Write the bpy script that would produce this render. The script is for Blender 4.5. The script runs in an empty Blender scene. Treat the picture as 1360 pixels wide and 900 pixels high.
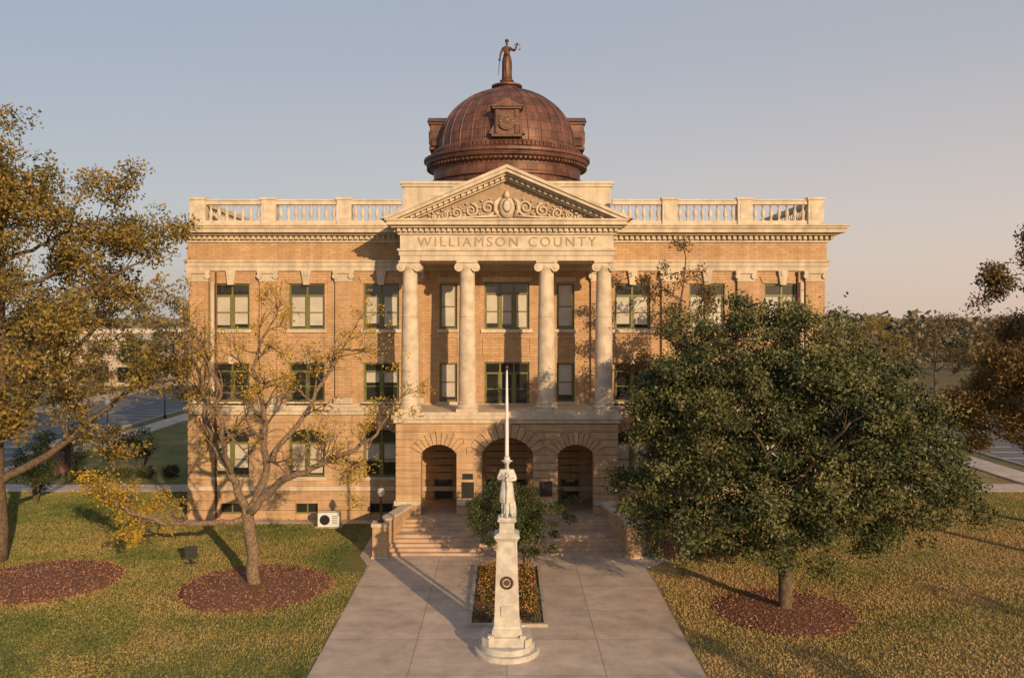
import bpy, math, random
import numpy as np
from mathutils import Vector, Matrix
random.seed(7); RNG=np.random.default_rng(7)
D=bpy.data; C=bpy.context
def link(o,parent=None):
    C.scene.collection.objects.link(o)
    if parent: o.parent=parent
    return o
def empty(name,loc=(0,0,0)):
    o=D.objects.new(name,None); o.location=loc; o.empty_display_size=.5
    return link(o)
# ---------------------------------------------------------------- materials
def newmat(name):
    m=D.materials.new(name); m.use_nodes=True
    nt=m.node_tree; b=nt.nodes['Principled BSDF']; return m,nt,b
def N(nt,t,**k):
    n=nt.nodes.new(t)
    for a,v in k.items(): setattr(n,a,v)
    return n
def rgba(c): return (c[0],c[1],c[2],1)
def mat(name,c1,c2=None,scale=3.,rough=.8,bump=0.,bscale=None,metal=0.,coat=0.,detail=6):
    m,nt,b=newmat(name); b.inputs['Roughness'].default_value=rough; b.inputs['Metallic'].default_value=metal
    b.inputs['Coat Weight'].default_value=coat
    if c2 is None: c2=tuple(x*.8 for x in c1)
    tc=N(nt,'ShaderNodeTexCoord'); no=N(nt,'ShaderNodeTexNoise'); no.inputs['Scale'].default_value=scale; no.inputs['Detail'].default_value=detail
    nt.links.new(tc.outputs['Object'],no.inputs['Vector'])
    r=N(nt,'ShaderNodeValToRGB'); r.color_ramp.elements[0].position=.35; r.color_ramp.elements[1].position=.65
    r.color_ramp.elements[0].color=rgba(c1); r.color_ramp.elements[1].color=rgba(c2)
    nt.links.new(no.outputs['Fac'],r.inputs['Fac']); nt.links.new(r.outputs['Color'],b.inputs['Base Color'])
    if bump>0:
        n2=N(nt,'ShaderNodeTexNoise'); n2.inputs['Scale'].default_value=bscale or scale*6; n2.inputs['Detail'].default_value=5
        nt.links.new(tc.outputs['Object'],n2.inputs['Vector'])
        bp=N(nt,'ShaderNodeBump'); bp.inputs['Strength'].default_value=bump; bp.inputs['Distance'].default_value=.05
        nt.links.new(n2.outputs['Fac'],bp.inputs['Height']); nt.links.new(bp.outputs['Normal'],b.inputs['Normal'])
    return m
def brickmat(name,c1,c2,mortar,bw=.6,rh=.3,ms=.012,rough=.85,off=.5,plan=False,stain=(.75,1.08),sscale=.35,bump=.3,streak=0.):
    m,nt,b=newmat(name); b.inputs['Roughness'].default_value=rough
    tc=N(nt,'ShaderNodeTexCoord'); sp=N(nt,'ShaderNodeSeparateXYZ'); nt.links.new(tc.outputs['Object'],sp.inputs[0])
    cb=N(nt,'ShaderNodeCombineXYZ')
    if plan:
        nt.links.new(sp.outputs['X'],cb.inputs['X']); nt.links.new(sp.outputs['Y'],cb.inputs['Y'])
    else:
        ad=N(nt,'ShaderNodeMath',operation='ADD'); nt.links.new(sp.outputs['X'],ad.inputs[0]); nt.links.new(sp.outputs['Y'],ad.inputs[1])
        nt.links.new(ad.outputs[0],cb.inputs['X']); nt.links.new(sp.outputs['Z'],cb.inputs['Y'])
    br=N(nt,'ShaderNodeTexBrick',offset=off); nt.links.new(cb.outputs[0],br.inputs['Vector'])
    br.inputs['Scale'].default_value=1; br.inputs['Brick Width'].default_value=bw; br.inputs['Row Height'].default_value=rh
    br.inputs['Mortar Size'].default_value=ms; br.inputs['Mortar Smooth'].default_value=.2
    br.inputs['Color1'].default_value=rgba(c1); br.inputs['Color2'].default_value=rgba(c2); br.inputs['Mortar'].default_value=rgba(mortar)
    no=N(nt,'ShaderNodeTexNoise'); no.inputs['Scale'].default_value=sscale; no.inputs['Detail'].default_value=9; no.inputs['Roughness'].default_value=.66
    nt.links.new(tc.outputs['Object'],no.inputs['Vector'])
    mr=N(nt,'ShaderNodeMapRange'); mr.inputs['From Min'].default_value=.3; mr.inputs['From Max'].default_value=.7
    mr.inputs['To Min'].default_value=stain[0]; mr.inputs['To Max'].default_value=stain[1]
    nt.links.new(no.outputs['Fac'],mr.inputs['Value']); fac=mr.outputs[0]
    if streak>0:   # rain streaks: noise stretched vertically
        mp=N(nt,'ShaderNodeMapping'); mp.inputs['Scale'].default_value=(2.6,2.6,.22); nt.links.new(tc.outputs['Object'],mp.inputs['Vector'])
        n3=N(nt,'ShaderNodeTexNoise'); n3.inputs['Scale'].default_value=1; n3.inputs['Detail'].default_value=5; nt.links.new(mp.outputs[0],n3.inputs['Vector'])
        m3=N(nt,'ShaderNodeMapRange'); m3.inputs['From Min'].default_value=.35; m3.inputs['From Max'].default_value=.65; m3.inputs['To Min'].default_value=1-streak; m3.inputs['To Max'].default_value=1.05
        nt.links.new(n3.outputs['Fac'],m3.inputs['Value']); mm=N(nt,'ShaderNodeMath',operation='MULTIPLY'); nt.links.new(fac,mm.inputs[0]); nt.links.new(m3.outputs[0],mm.inputs[1]); fac=mm.outputs[0]
    mx=N(nt,'ShaderNodeVectorMath',operation='SCALE'); nt.links.new(br.outputs['Color'],mx.inputs[0]); nt.links.new(fac,mx.inputs['Scale'])
    nt.links.new(mx.outputs[0],b.inputs['Base Color'])
    bp=N(nt,'ShaderNodeBump'); bp.inputs['Strength'].default_value=bump; bp.inputs['Distance'].default_value=.03; bp.invert=True
    nt.links.new(br.outputs['Fac'],bp.inputs['Height']); nt.links.new(bp.outputs['Normal'],b.inputs['Normal'])
    return m
def leafmat(name,cols,transl=.3,rough=.6):
    m,nt,b=newmat(name); b.inputs['Roughness'].default_value=rough; b.inputs['Specular IOR Level'].default_value=.3
    at=N(nt,'ShaderNodeAttribute',attribute_name='tint'); r=N(nt,'ShaderNodeValToRGB')
    e=r.color_ramp.elements
    while len(e)<len(cols): e.new(.5)
    for i,c in enumerate(cols): e[i].position=i/(len(cols)-1); e[i].color=rgba(c)
    nt.links.new(at.outputs['Fac'],r.inputs['Fac']); nt.links.new(r.outputs['Color'],b.inputs['Base Color'])
    if transl<=0: return m
    tr=N(nt,'ShaderNodeBsdfTranslucent'); nt.links.new(r.outputs['Color'],tr.inputs['Color'])
    mx=N(nt,'ShaderNodeMixShader'); mx.inputs[0].default_value=transl
    nt.links.new(b.outputs[0],mx.inputs[1]); nt.links.new(tr.outputs[0],mx.inputs[2])
    nt.links.new(mx.outputs[0],nt.nodes['Material Output'].inputs['Surface']); return m
M={}
M['brick']=brickmat('buff_brick',(.56,.365,.20),(.46,.285,.15),(.34,.22,.125),bw=.45,rh=.152,ms=.014,stain=(.80,1.08),sscale=.6,streak=.13)
M['rust']=brickmat('rusticated_brick',(.56,.38,.22),(.48,.315,.175),(.38,.25,.15),bw=.9,rh=.14,ms=.009,stain=(.76,1.08),sscale=.8,streak=.15)
M['stone']=brickmat('cream_stone',(.64,.545,.41),(.59,.49,.365),(.42,.34,.25),bw=1.7,rh=9,ms=.012,stain=(.78,1.06),sscale=1.3,streak=.2,bump=.2)
M['stone2']=mat('cream_stone_weathered',(.63,.535,.41),(.46,.385,.29),scale=2.2,rough=.85,bump=.2,bscale=10)
M['frame']=mat('olive_paint',(.17,.165,.05),(.13,.125,.035),scale=4,rough=.45)
M['glass']=mat('window_glass',(.02,.022,.02),(.03,.03,.025),scale=1,rough=.06,coat=.6)
M['blind']=mat('window_blind',(.52,.48,.41),(.42,.39,.33),scale=1.5,rough=.5,coat=.4)
M['door']=mat('dark_door',(.045,.03,.018),(.03,.02,.012),scale=3,rough=.4)
M['letters']=mat('dark_letter_stone',(.38,.28,.18),rough=.85)  # darker tan stone colour for letters, tympanum backing and clock marks
M['roof']=mat('roof_membrane',(.35,.33,.30),rough=.9)
M['bronze']=mat('bronze',(.13,.06,.035),(.075,.038,.025),scale=4,rough=.5,metal=.4)
M['black']=mat('black_metal',(.015,.015,.015),(.02,.02,.02),rough=.4)
M['white']=mat('white_paint',(.72,.72,.70),(.62,.62,.60),rough=.5)
M['marble']=mat('white_marble',(.66,.63,.57),(.42,.40,.35),scale=3.5,rough=.6,bump=.2,bscale=12)
M['granite']=mat('grey_granite',(.56,.52,.45),(.40,.37,.32),scale=3.5,rough=.6,bump=.15,bscale=25)
M['conc']=brickmat('concrete_walk',(.57,.455,.36),(.50,.395,.31),(.27,.21,.16),bw=3.25,rh=3.1,ms=.016,off=0,plan=True,stain=(.66,1.14),sscale=.9,bump=.3)
M['step']=mat('step_concrete',(.50,.36,.25),(.38,.27,.185),scale=1.5,rough=.85,bump=.15)
M['kerb']=mat('kerb_concrete',(.44,.38,.31),rough=.9)
M['asphalt']=mat('asphalt',(.15,.138,.13),(.11,.10,.098),scale=.5,rough=.9,bump=.1,bscale=60)
M['mulch']=mat('mulch_soil',(.24,.105,.06),(.12,.055,.033),scale=9,rough=.95,bump=.9,bscale=22)
M['bark']=mat('bark',(.16,.115,.075),(.08,.057,.038),scale=7,rough=.95,bump=.7,bscale=22)
M['barkpale']=mat('bark_pale',(.27,.19,.12),(.13,.092,.06),scale=9,rough=.95,bump=.9,bscale=22)
M['redbrick']=brickmat('red_brick',(.22,.08,.05),(.17,.06,.04),(.25,.2,.16),bw=.22,rh=.08,ms=.01)
M['shop1']=mat('storefront_stucco',(.44,.30,.22),(.38,.26,.19),rough=.9)
M['shop2']=mat('storefront_limestone',(.50,.41,.32),(.42,.34,.27),rough=.9)
def copper():
    m,nt,b=newmat('aged_copper'); b.inputs['Metallic'].default_value=.2; b.inputs['Roughness'].default_value=.52
    tc=N(nt,'ShaderNodeTexCoord'); sp=N(nt,'ShaderNodeSeparateXYZ'); nt.links.new(tc.outputs['Object'],sp.inputs[0])
    at=N(nt,'ShaderNodeMath',operation='ARCTAN2'); nt.links.new(sp.outputs['Y'],at.inputs[0]); nt.links.new(sp.outputs['X'],at.inputs[1])
    mu=N(nt,'ShaderNodeMath',operation='MULTIPLY'); mu.inputs[1].default_value=5.5; nt.links.new(at.outputs[0],mu.inputs[0])
    cb=N(nt,'ShaderNodeCombineXYZ'); nt.links.new(mu.outputs[0],cb.inputs['X']); nt.links.new(sp.outputs['Z'],cb.inputs['Y'])
    br=N(nt,'ShaderNodeTexBrick',offset=.5); nt.links.new(cb.outputs[0],br.inputs['Vector'])
    br.inputs['Scale'].default_value=1; br.inputs['Brick Width'].default_value=.72; br.inputs['Row Height'].default_value=.62; br.inputs['Mortar Size'].default_value=.02
    br.inputs['Color1'].default_value=(.19,.082,.05,1); br.inputs['Color2'].default_value=(.12,.055,.035,1); br.inputs['Mortar'].default_value=(.05,.024,.016,1)
    no=N(nt,'ShaderNodeTexNoise'); no.inputs['Scale'].default_value=.8; no.inputs['Detail'].default_value=9; no.inputs['Roughness'].default_value=.65; nt.links.new(tc.outputs['Object'],no.inputs['Vector'])
    mr=N(nt,'ShaderNodeMapRange'); mr.inputs['From Min'].default_value=.3; mr.inputs['From Max'].default_value=.7; mr.inputs['To Min'].default_value=.4; mr.inputs['To Max'].default_value=1.4
    nt.links.new(no.outputs['Fac'],mr.inputs['Value'])
    mx=N(nt,'ShaderNodeVectorMath',operation='SCALE'); nt.links.new(br.outputs['Color'],mx.inputs[0]); nt.links.new(mr.outputs[0],mx.inputs['Scale'])
    nt.links.new(mx.outputs[0],b.inputs['Base Color']); return m
M['copper']=copper()
def lawnmat(name,g1,g2,straw,lo,hi):
    m,nt,b=newmat(name); b.inputs['Roughness'].default_value=.95; b.inputs['Specular IOR Level'].default_value=.1
    tc=N(nt,'ShaderNodeTexCoord')
    def noi(s,d=6,ro=.6):
        n=N(nt,'ShaderNodeTexNoise'); n.inputs['Scale'].default_value=s; n.inputs['Detail'].default_value=d; n.inputs['Roughness'].default_value=ro
        nt.links.new(tc.outputs['Object'],n.inputs['Vector']); return n
    a=noi(1.6,8,.7); c=noi(.22,8,.65); f=noi(16,6,.8)
    r=N(nt,'ShaderNodeValToRGB'); r.color_ramp.elements[0].position=.35; r.color_ramp.elements[1].position=.65
    r.color_ramp.elements[0].color=rgba(g1); r.color_ramp.elements[1].color=rgba(g2); nt.links.new(a.outputs['Fac'],r.inputs['Fac'])
    mr=N(nt,'ShaderNodeMapRange'); mr.inputs['From Min'].default_value=.38; mr.inputs['From Max'].default_value=.62; mr.inputs['To Min'].default_value=lo; mr.inputs['To Max'].default_value=hi
    nt.links.new(c.outputs['Fac'],mr.inputs['Value'])
    mx=N(nt,'ShaderNodeMixRGB'); nt.links.new(mr.outputs[0],mx.inputs[0]); nt.links.new(r.outputs[0],mx.inputs[1]); mx.inputs[2].default_value=rgba(straw)
    m2=N(nt,'ShaderNodeMapRange'); m2.inputs['From Min'].default_value=.3; m2.inputs['From Max'].default_value=.7; m2.inputs['To Min'].default_value=.6; m2.inputs['To Max'].default_value=1.3
    nt.links.new(f.outputs['Fac'],m2.inputs['Value'])
    sc=N(nt,'ShaderNodeVectorMath',operation='SCALE'); nt.links.new(mx.outputs[0],sc.inputs[0]); nt.links.new(m2.outputs[0],sc.inputs['Scale'])
    nt.links.new(sc.outputs[0],b.inputs['Base Color'])
    bp=N(nt,'ShaderNodeBump'); bp.inputs['Strength'].default_value=.6; bp.inputs['Distance'].default_value=.06
    nt.links.new(f.outputs['Fac'],bp.inputs['Height']); nt.links.new(bp.outputs['Normal'],b.inputs['Normal']); return m
M['lawnL']=lawnmat('grass_green',(.11,.13,.04),(.19,.19,.06),(.30,.23,.095),.0,.9)
M['lawnR']=lawnmat('grass_dry',(.18,.155,.055),(.27,.215,.08),(.38,.255,.12),.2,1.)
M['ground']=lawnmat('ground_far',(.12,.12,.05),(.17,.145,.065),(.22,.165,.09),0,.8)
# ---------------------------------------------------------------- mesh builder
class MB:
    def __init__(s): s.v=[]; s.f=[]; s.m=[]; s.cur=0
    def add(s,vs,fs):
        o=len(s.v); s.v.extend(vs)
        for f in fs: s.f.append(tuple(i+o for i in f)); s.m.append(s.cur)
    def box(s,x0,x1,y0,y1,z0,z1):
        s.add([(x0,y0,z0),(x1,y0,z0),(x1,y1,z0),(x0,y1,z0),(x0,y0,z1),(x1,y0,z1),(x1,y1,z1),(x0,y1,z1)],
              [(0,3,2,1),(4,5,6,7),(0,1,5,4),(1,2,6,5),(2,3,7,6),(3,0,4,7)])
    def prism(s,poly,y0,y1):
        n=len(poly); s.add([(x,y0,z) for x,z in poly]+[(x,y1,z) for x,z in poly],
            [tuple(range(n)),tuple(range(2*n-1,n-1,-1))]+[(i,i+n,(i+1)%n+n,(i+1)%n) for i in range(n)])
    def slab(s,poly,z0,z1):
        n=len(poly); s.add([(x,y,z0) for x,y in poly]+[(x,y,z1) for x,y in poly],
            [tuple(range(n-1,-1,-1)),tuple(range(n,2*n))]+[(i,(i+1)%n,(i+1)%n+n,i+n) for i in range(n)])
    def rev(s,prof,c=(0,0,0),seg=24,axis='z',fold=None,sx=1,sy=1):
        n=len(prof); vs=[]
        for r,z in prof:
            for k in range(seg):
                a=2*math.pi*k/seg; rr=r*(fold(a,z) if fold else 1)
                p=(rr*math.cos(a)*sx,rr*math.sin(a)*sy,z)
                if axis=='y': p=(p[0],p[2],p[1])
                vs.append((c[0]+p[0],c[1]+p[1],c[2]+p[2]))
        fs=[(i*seg+k,i*seg+(k+1)%seg,(i+1)*seg+(k+1)%seg,(i+1)*seg+k) for i in range(n-1) for k in range(seg)]
        fs+= [tuple(range(seg-1,-1,-1)),tuple((n-1)*seg+k for k in range(seg))]
        s.add(vs,fs)
    def tube(s,pts,rad,seg=6):
        P=[Vector(p) for p in pts]; n=len(P); vs=[]; u=None
        for i in range(n):
            t=(P[min(i+1,n-1)]-P[max(i-1,0)])
            if t.length<1e-6: t=Vector((0,0,1))
            t.normalize()
            if u is None: u=t.orthogonal().normalized()
            else:
                u=u-t*u.dot(t)
                u=u.normalized() if u.length>1e-5 else t.orthogonal().normalized()
            w=t.cross(u)
            for k in range(seg):
                a=2*math.pi*k/seg; vs.append(tuple(P[i]+(u*math.cos(a)+w*math.sin(a))*rad[i]))
        fs=[(i*seg+k,i*seg+(k+1)%seg,(i+1)*seg+(k+1)%seg,(i+1)*seg+k) for i in range(n-1) for k in range(seg)]
        fs+=[tuple(range(seg-1,-1,-1)),tuple((n-1)*seg+k for k in range(seg))]
        s.add(vs,fs)
    def build(s,name,mats,parent=None,smooth=False,bevel=0,loc=(0,0,0)):
        me=D.meshes.new(name); me.from_pydata(s.v,[],s.f); 
        for m in (mats if isinstance(mats,list) else [mats]): me.materials.append(m)
        me.polygons.foreach_set('material_index',s.m)
        if smooth: me.polygons.foreach_set('use_smooth',[True]*len(s.f))
        me.update(); o=D.objects.new(name,me); o.location=loc; link(o,parent)
        if bevel:
            b=o.modifiers.new('Bevel','BEVEL'); b.width=bevel; b.segments=2; b.limit_method='ANGLE'
        return o
def wall(mb,x0,x1,z0,z1,y0,y1,ops):
    zs=sorted(set([z0,z1]+[z for o in ops for z in o[2:4] if z0<z<z1]))
    for a,b in zip(zs,zs[1:]):
        mid=(a+b)/2; cuts=sorted([(o[0],o[1]) for o in ops if o[2]<mid<o[3]]); x=x0
        for c0,c1 in cuts:
            if c0>x: mb.box(x,c0,y0,y1,a,b)
            x=c1
        if x<x1: mb.box(x,x1,y0,y1,a,b)
def arcz(x,cx,h,zs,rise):
    R=(h*h+rise*rise)/(2*rise); return zs+rise-R+math.sqrt(max(R*R-(x-cx)**2,0))
def archfill(mb,cx,h,zs,rise,y0,y1,n=14):
    top=zs+rise
    for i in range(n):
        a=cx-h+2*h*i/n; b=cx-h+2*h*(i+1)/n
        za,zb=arcz(a,cx,h,zs,rise),arcz(b,cx,h,zs,rise)
        if min(top-za,top-zb)<1e-4 and max(top-za,top-zb)<1e-4: continue
        mb.prism([(a,za),(b,zb),(b,top+.0),(a,top+.0)],y0,y1)
def voussoirs(mb,cx,h,zs,rise,depth,y0,y1,n=11):
    R=(h*h+rise*rise)/(2*rise); zc=zs+rise-R; a0=math.asin(min(1,h/R)); 
    for i in range(n):
        t0=-a0+2*a0*i/n+.012; t1=-a0+2*a0*(i+1)/n-.012; d=depth*(1.18 if i==n//2 else 1)
        P=[(cx+R*math.sin(t0),zc+R*math.cos(t0)),(cx+R*math.sin(t1),zc+R*math.cos(t1)),
           (cx+(R+d)*math.sin(t1),zc+(R+d)*math.cos(t1)),(cx+(R+d)*math.sin(t0),zc+(R+d)*math.cos(t0))]
        mb.prism(P,y0-(.03 if i==n//2 else 0),y1)
def rows(mb,x0,x1,z0,z1,h,y0,y1,ops,arches=[]):
    z=z0; 
    while z+h*.6<z1:
        zt=min(z+h,z1)-.045; mid=(z+zt)/2
        cuts=[(o[0],o[1]) for o in ops if o[2]<zt and o[3]>z]
        for (cx,hh,zs,ri,dep) in arches:
            R=(hh*hh+ri*ri)/(2*ri); zc=zs+ri-R; RR=R+dep+.03
            if zs-.05<zt and abs(mid-zc)<RR and mid>zs-.1:
                w=math.sqrt(RR*RR-(mid-zc)**2); wmax=(hh+dep*hh/R+.03)
                w=min(w,wmax); cuts.append((cx-w,cx+w))
        cuts.sort(); x=x0
        for c0,c1 in cuts:
            if c0>x+.05: mb.box(x,c0,y0,y1,z,zt)
            x=max(x,c1)
        if x<x1-.05: mb.box(x,x1,y0,y1,z,zt)
        z+=h
# ================================================================ COURTHOUSE
court=empty('county_courthouse')
W=18.35; DEP=28.
wx=[-15.9,-11.55,-7.25,7.25,11.55,15.9]; ww=2.05
brick=MB(); rust=MB(); stone=MB(); fr=MB(); gl=MB(); bl=MB(); dk=MB()
ops=[];arch1=[]
for x in wx:
    ops+=[(x-ww/2,x+ww/2,11.0,13.62),(x-ww/2,x+ww/2,6.83,9.05),(x-ww/2,x+ww/2,2.5,5.25),(x-.65,x+.65,.36,.95)]
    arch1.append((x,ww/2,4.85,.4,.5))
pops=[(-3.9,-2.87,11.,13.62),(-1.3,1.3,11.,13.7),(2.87,3.9,11.,13.62),(-3.9,-2.87,6.83,9.05),(-1.3,1.3,6.62,9.1),(2.87,3.9,6.83,9.05)]
gops=[(-4.2,-3.1,1.2,4.3),(-1.2,1.2,1.2,4.4),(3.1,4.2,1.2,4.3)]
allops=ops+pops+gops
wall(brick,-W,W,6.1,17.0-.1,0,.5,[o for o in allops if o[2]>6])
wall(rust,-W,W,0,6.1,0,.5,[o for o in allops if o[2]<6])
for x in wx: archfill(rust,x,ww/2,4.85,.4,0,.5)
rust.box(-W+.3,W-.3,.5,DEP,0,6.1); brick.box(-W+.3,W-.3,.5,DEP,6.1,16.9)
for sx in (-1,1):
    brick.box(min(sx*W,sx*(W-.3)),max(sx*W,sx*(W-.3)),.5,DEP,6.1,16.9); rust.box(min(sx*W,sx*(W-.3)),max(sx*W,sx*(W-.3)),.5,DEP,0,6.1)
for (a,b) in ((-W-.05,-5.9),(5.9,W+.05)):
    rows(rust,a,b,1.95,6.05,.41,-.07,0,[o for o in ops if o[2]<6],arch1)
    rows(rust,a,b,.05,1.7,.55,-.09,0,[o for o in ops if o[2]<1])
for x in wx: voussoirs(rust,x,ww/2,4.85,.4,.5,-.09,0,n=9)
for sx in (-1,1):
    for k in range(10):
        z=1.95+.41*k
        x0,x1=sorted((sx*W,sx*(W+.06))); rust.box(x0,x1,0,DEP,z,z+.365)
def window(cx,w,z0,z1,lights=2,blind=1.,y=.22,transom=.8,rail=True):
    x0,x1=cx-w/2,cx+w/2; t=.09
    fr.box(x0,x1,y-.08,y+.06,z0,z0+t); fr.box(x0,x1,y-.08,y+.06,z1-t,z1)
    fr.box(x0,x0+t,y-.08,y+.06,z0+t,z1-t); fr.box(x1-t,x1,y-.08,y+.06,z0+t,z1-t)
    zt=z0+(z1-z0)*transom
    fr.box(x0+t,x1-t,y-.07,y+.05,zt-.05,zt+.05)
    xs=np.linspace(x0+t,x1-t,lights+1)
    for i in range(1,lights): 
        fr.box(xs[i]-.09,xs[i]+.09,y-.09,y+.05,z0+t,zt-.05); fr.box(xs[i]-.05,xs[i]+.05,y-.06,y+.05,zt+.05,z1-t)
    zr=(z0+zt)/2
    for i in range(lights):
        a,b=xs[i]+(.09 if i else 0),xs[i+1]-(.09 if i<lights-1 else 0)
        if rail: fr.box(a,b,y-.04,y+.03,zr-.03,zr+.03)
        fr.box(a,a+.045,y-.03,y+.03,z0+t,zt-.05); fr.box(b-.045,b,y-.03,y+.03,z0+t,zt-.05)
        bl_h=blind*random.uniform(.82,1.0) if blind>0 else 0
        zb=max(zt-(zt-z0)*bl_h,z0+t)
        if bl_h>0: bl.box(a,b,y+.015,y+.05,zb,zt-.03)
        if zb>z0+t+.01: gl.box(a,b,y+.01,y+.05,z0+t,zb)
        gl.box(xs[i],xs[i+1],y+.012,y+.05,zt+.05,z1-t)
for i,x in enumerate(wx):
    window(x,ww,11.0,13.62,blind=1.0,transom=.74); window(x,ww,6.83,9.05,blind=[.0,.0,.45,.0,.3,.6][i],transom=.78)
    window(x,ww,2.5,5.25,blind=[.9,1,.6,1,.8,.9][i],transom=.70)
    fr.box(x-.65,x+.65,.2,.3,.36,.42); gl.box(x-.65,x+.65,.22,.3,.42,.95); fr.box(x-.04,x+.04,.18,.26,.42,.95)
    for (z0) in (11.0,6.83,2.5): stone.box(x-ww/2-.15,x+ww/2+.15,-.14,.12,z0-.2,z0)
    brick.prism([(x-ww/2-.1,13.63),(x+ww/2+.1,13.63),(x+ww/2+.28,14.05),(x-ww/2-.28,14.05)],-.06,0)
    stone.prism([(x-.17,13.55),(x+.17,13.55),(x+.28,14.36),(x-.28,14.36)],-.22,0)
    stone.rev([(.13,-.26),(.13,.0)],(x,0,14.2),12,'y')
    brick.prism([(x-ww/2-.1,9.06),(x+ww/2+.1,9.06),(x+ww/2+.24,9.42),(x-ww/2-.24,9.42)],-.05,0)
    stone.prism([(x-.13,9.0),(x+.13,9.0),(x+.19,9.46),(x-.19,9.46)],-.1,0)
    for (a,b,c,d) in ((x-1.1,x+1.1,10.55,10.62),(x-1.1,x+1.1,9.72,9.79),(x-1.1,x-1.03,9.79,10.55),(x+1.03,x+1.1,9.79,10.55)):
        brick.box(a,b,-.05,0,c,d)
for sx in (-1,1):
    window(sx*3.385,1.03,11.,13.62,1,1.,transom=.999,rail=True); window(sx*3.385,1.03,6.83,9.05,1,1.,transom=.999)
    for z0 in (11.,6.83): stone.box(sx*3.385-.65,sx*3.385+.65,-.12,.12,z0-.18,z0)
    for (z0,z1) in ((9.5,10.5),):
        x=sx*3.385; 
        for (a,b,c,d) in ((x-.6,x+.6,z1,z1+.07),(x-.6,x+.6,z0-.07,z0),(x-.6,x-.53,z0,z1),(x+.53,x+.6,z0,z1)): brick.box(a,b,-.05,0,c,d)
window(0,2.6,11.,13.7,3,1.,transom=.76); window(0,2.6,6.62,9.1,3,0.,transom=.74)
stone.box(-1.5,1.5,-.12,.12,10.8,11.0)
for (a,b,c,d) in ((-1.4,1.4,10.45,10.52),(-1.4,1.4,9.45,9.52),(-1.4,-1.33,9.52,10.45),(1.33,1.4,9.52,10.45)): brick.box(a,b,-.05,0,c,d)
for x,h in ((-3.385,.6),(0,1.4),(3.385,.6)):
    stone.box(x-h,x+h,-.05,0,13.75,14.0)
for (a,b,c,d) in gops:
    t=.08; fr.box(a,b,.1,.2,d-t,d); fr.box(a,a+t,.1,.2,c,d-t); fr.box(b-t,b,.1,.2,c,d-t); zt=3.5
    fr.box(a+t,b-t,.1,.2,zt-.05,zt+.05); gl.box(a+t,b-t,.15,.2,zt+.05,d-t)
    k=2 if b-a>2 else 1; xs=np.linspace(a+t,b-t,k+1)
    for i in range(k):
        dk.box(xs[i]+.01,xs[i+1]-.01,.13,.2,c,zt-.05); gl.box(xs[i]+.2,xs[i+1]-.2,.115,.14,c+.9,zt-.2)
def band(mb,z0,z1,p,back=True): mb.box(-W-p,W+p,-p,DEP+p,z0,z1)
band(stone,1.7,1.95,.14); band(stone,6.08,6.3,.16); band(stone,6.3,6.55,.26); band(stone,6.55,6.72,.14)
band(stone,14.36,14.62,.12); band(stone,14.62,14.86,.18); band(stone,14.86,14.98,.26)
band(brick,14.98,15.98,.09); band(stone,15.98,16.12,.2); band(stone,16.12,16.38,.26)
band(stone,16.38,16.5,.6); band(stone,16.5,16.74,.9); band(stone,16.74,16.86,1.0); band(stone,16.86,16.95,1.07)
x=-W-.3
while x<W+.3:
    if abs(x+.08)>5.7: stone.box(x,x+.17,-.42,-.26,16.15,16.38)
    x+=.31
for sx in (-1,1):
    y=0
    while y<DEP:
        a,b=sorted((sx*(W+.26),sx*(W+.42))); stone.box(a,b,y,y+.17,16.15,16.38); y+=.31
def pil(x,w,y=0.):
    brick.box(x-w/2,x+w/2,y-.2,y,7.05,13.75); stone.box(x-w/2-.08,x+w/2+.08,y-.28,y,6.72,7.05)
    stone.box(x-w/2-.03,x+w/2+.03,y-.24,y,13.75,13.87)
    stone.box(x-w/2,x+w/2,y-.22,y,13.87,14.2); stone.box(x-w/2-.12,x+w/2+.12,y-.32,y,14.2,14.36)
    for s in (-1,1): stone.rev([(.17,-.33),(.17,0)],(x+s*(w/2-.02),y,14.05),14,'y')
for x in (-13.75,-9.4,9.4,13.75): pil(x,.95)
for s in (-1,1): 
    pil(s*17.75,1.1); pil(s*5.25,.8)
    stone.rev([(.13,6.75),(.13,13.7)],(s*16.98,-.1,0),12)
for sx in (-1,1):
    for yy in (3.5,8,14,20,24.5):
        for (z0,z1) in ((11,13.6),(6.83,9.05),(2.5,5.2)):
            a,b=sorted((sx*(W+.02),sx*(W+.05))); gl.box(a,b,yy-.9,yy+.9,z0,z1)
            a,b=sorted((sx*W,sx*(W+.1)))
            fr.box(a,b,yy-1,yy-.9,z0,z1); fr.box(a,b,yy+.9,yy+1,z0,z1); fr.box(a,b,yy-.06,yy+.06,z0,z1); fr.box(a,b,yy-.9,yy+.9,z1-.1,z1)
            a,b=sorted((sx*W,sx*(W+.2))); stone.box(a,b,yy-1.15,yy+1.15,z0-.2,z0)
PY0,PY1=-3.95,-3.15; PW=5.85
ar=[(-3.62,.95,4.45,.5,.62),(0.03,1.36,4.5,.82,.7),(3.66,.95,4.45,.5,.62)]
aops=[(c-h,c+h,1.2,zs+ri) for c,h,zs,ri,dp in ar]
wall(rust,-PW,PW,0,6.1,PY0,PY1,aops)
for c,h,zs,ri,dp in ar: archfill(rust,c,h,zs,ri,PY0,PY1); voussoirs(rust,c,h,zs,ri,dp,PY0-.09,PY0,n=11)
rows(rust,-PW-.05,PW+.05,1.95,6.05,.41,PY0-.07,PY0,aops,ar)
rows(rust,-PW-.05,PW+.05,1.22,1.7,.48,PY0-.09,PY0,aops)
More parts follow.
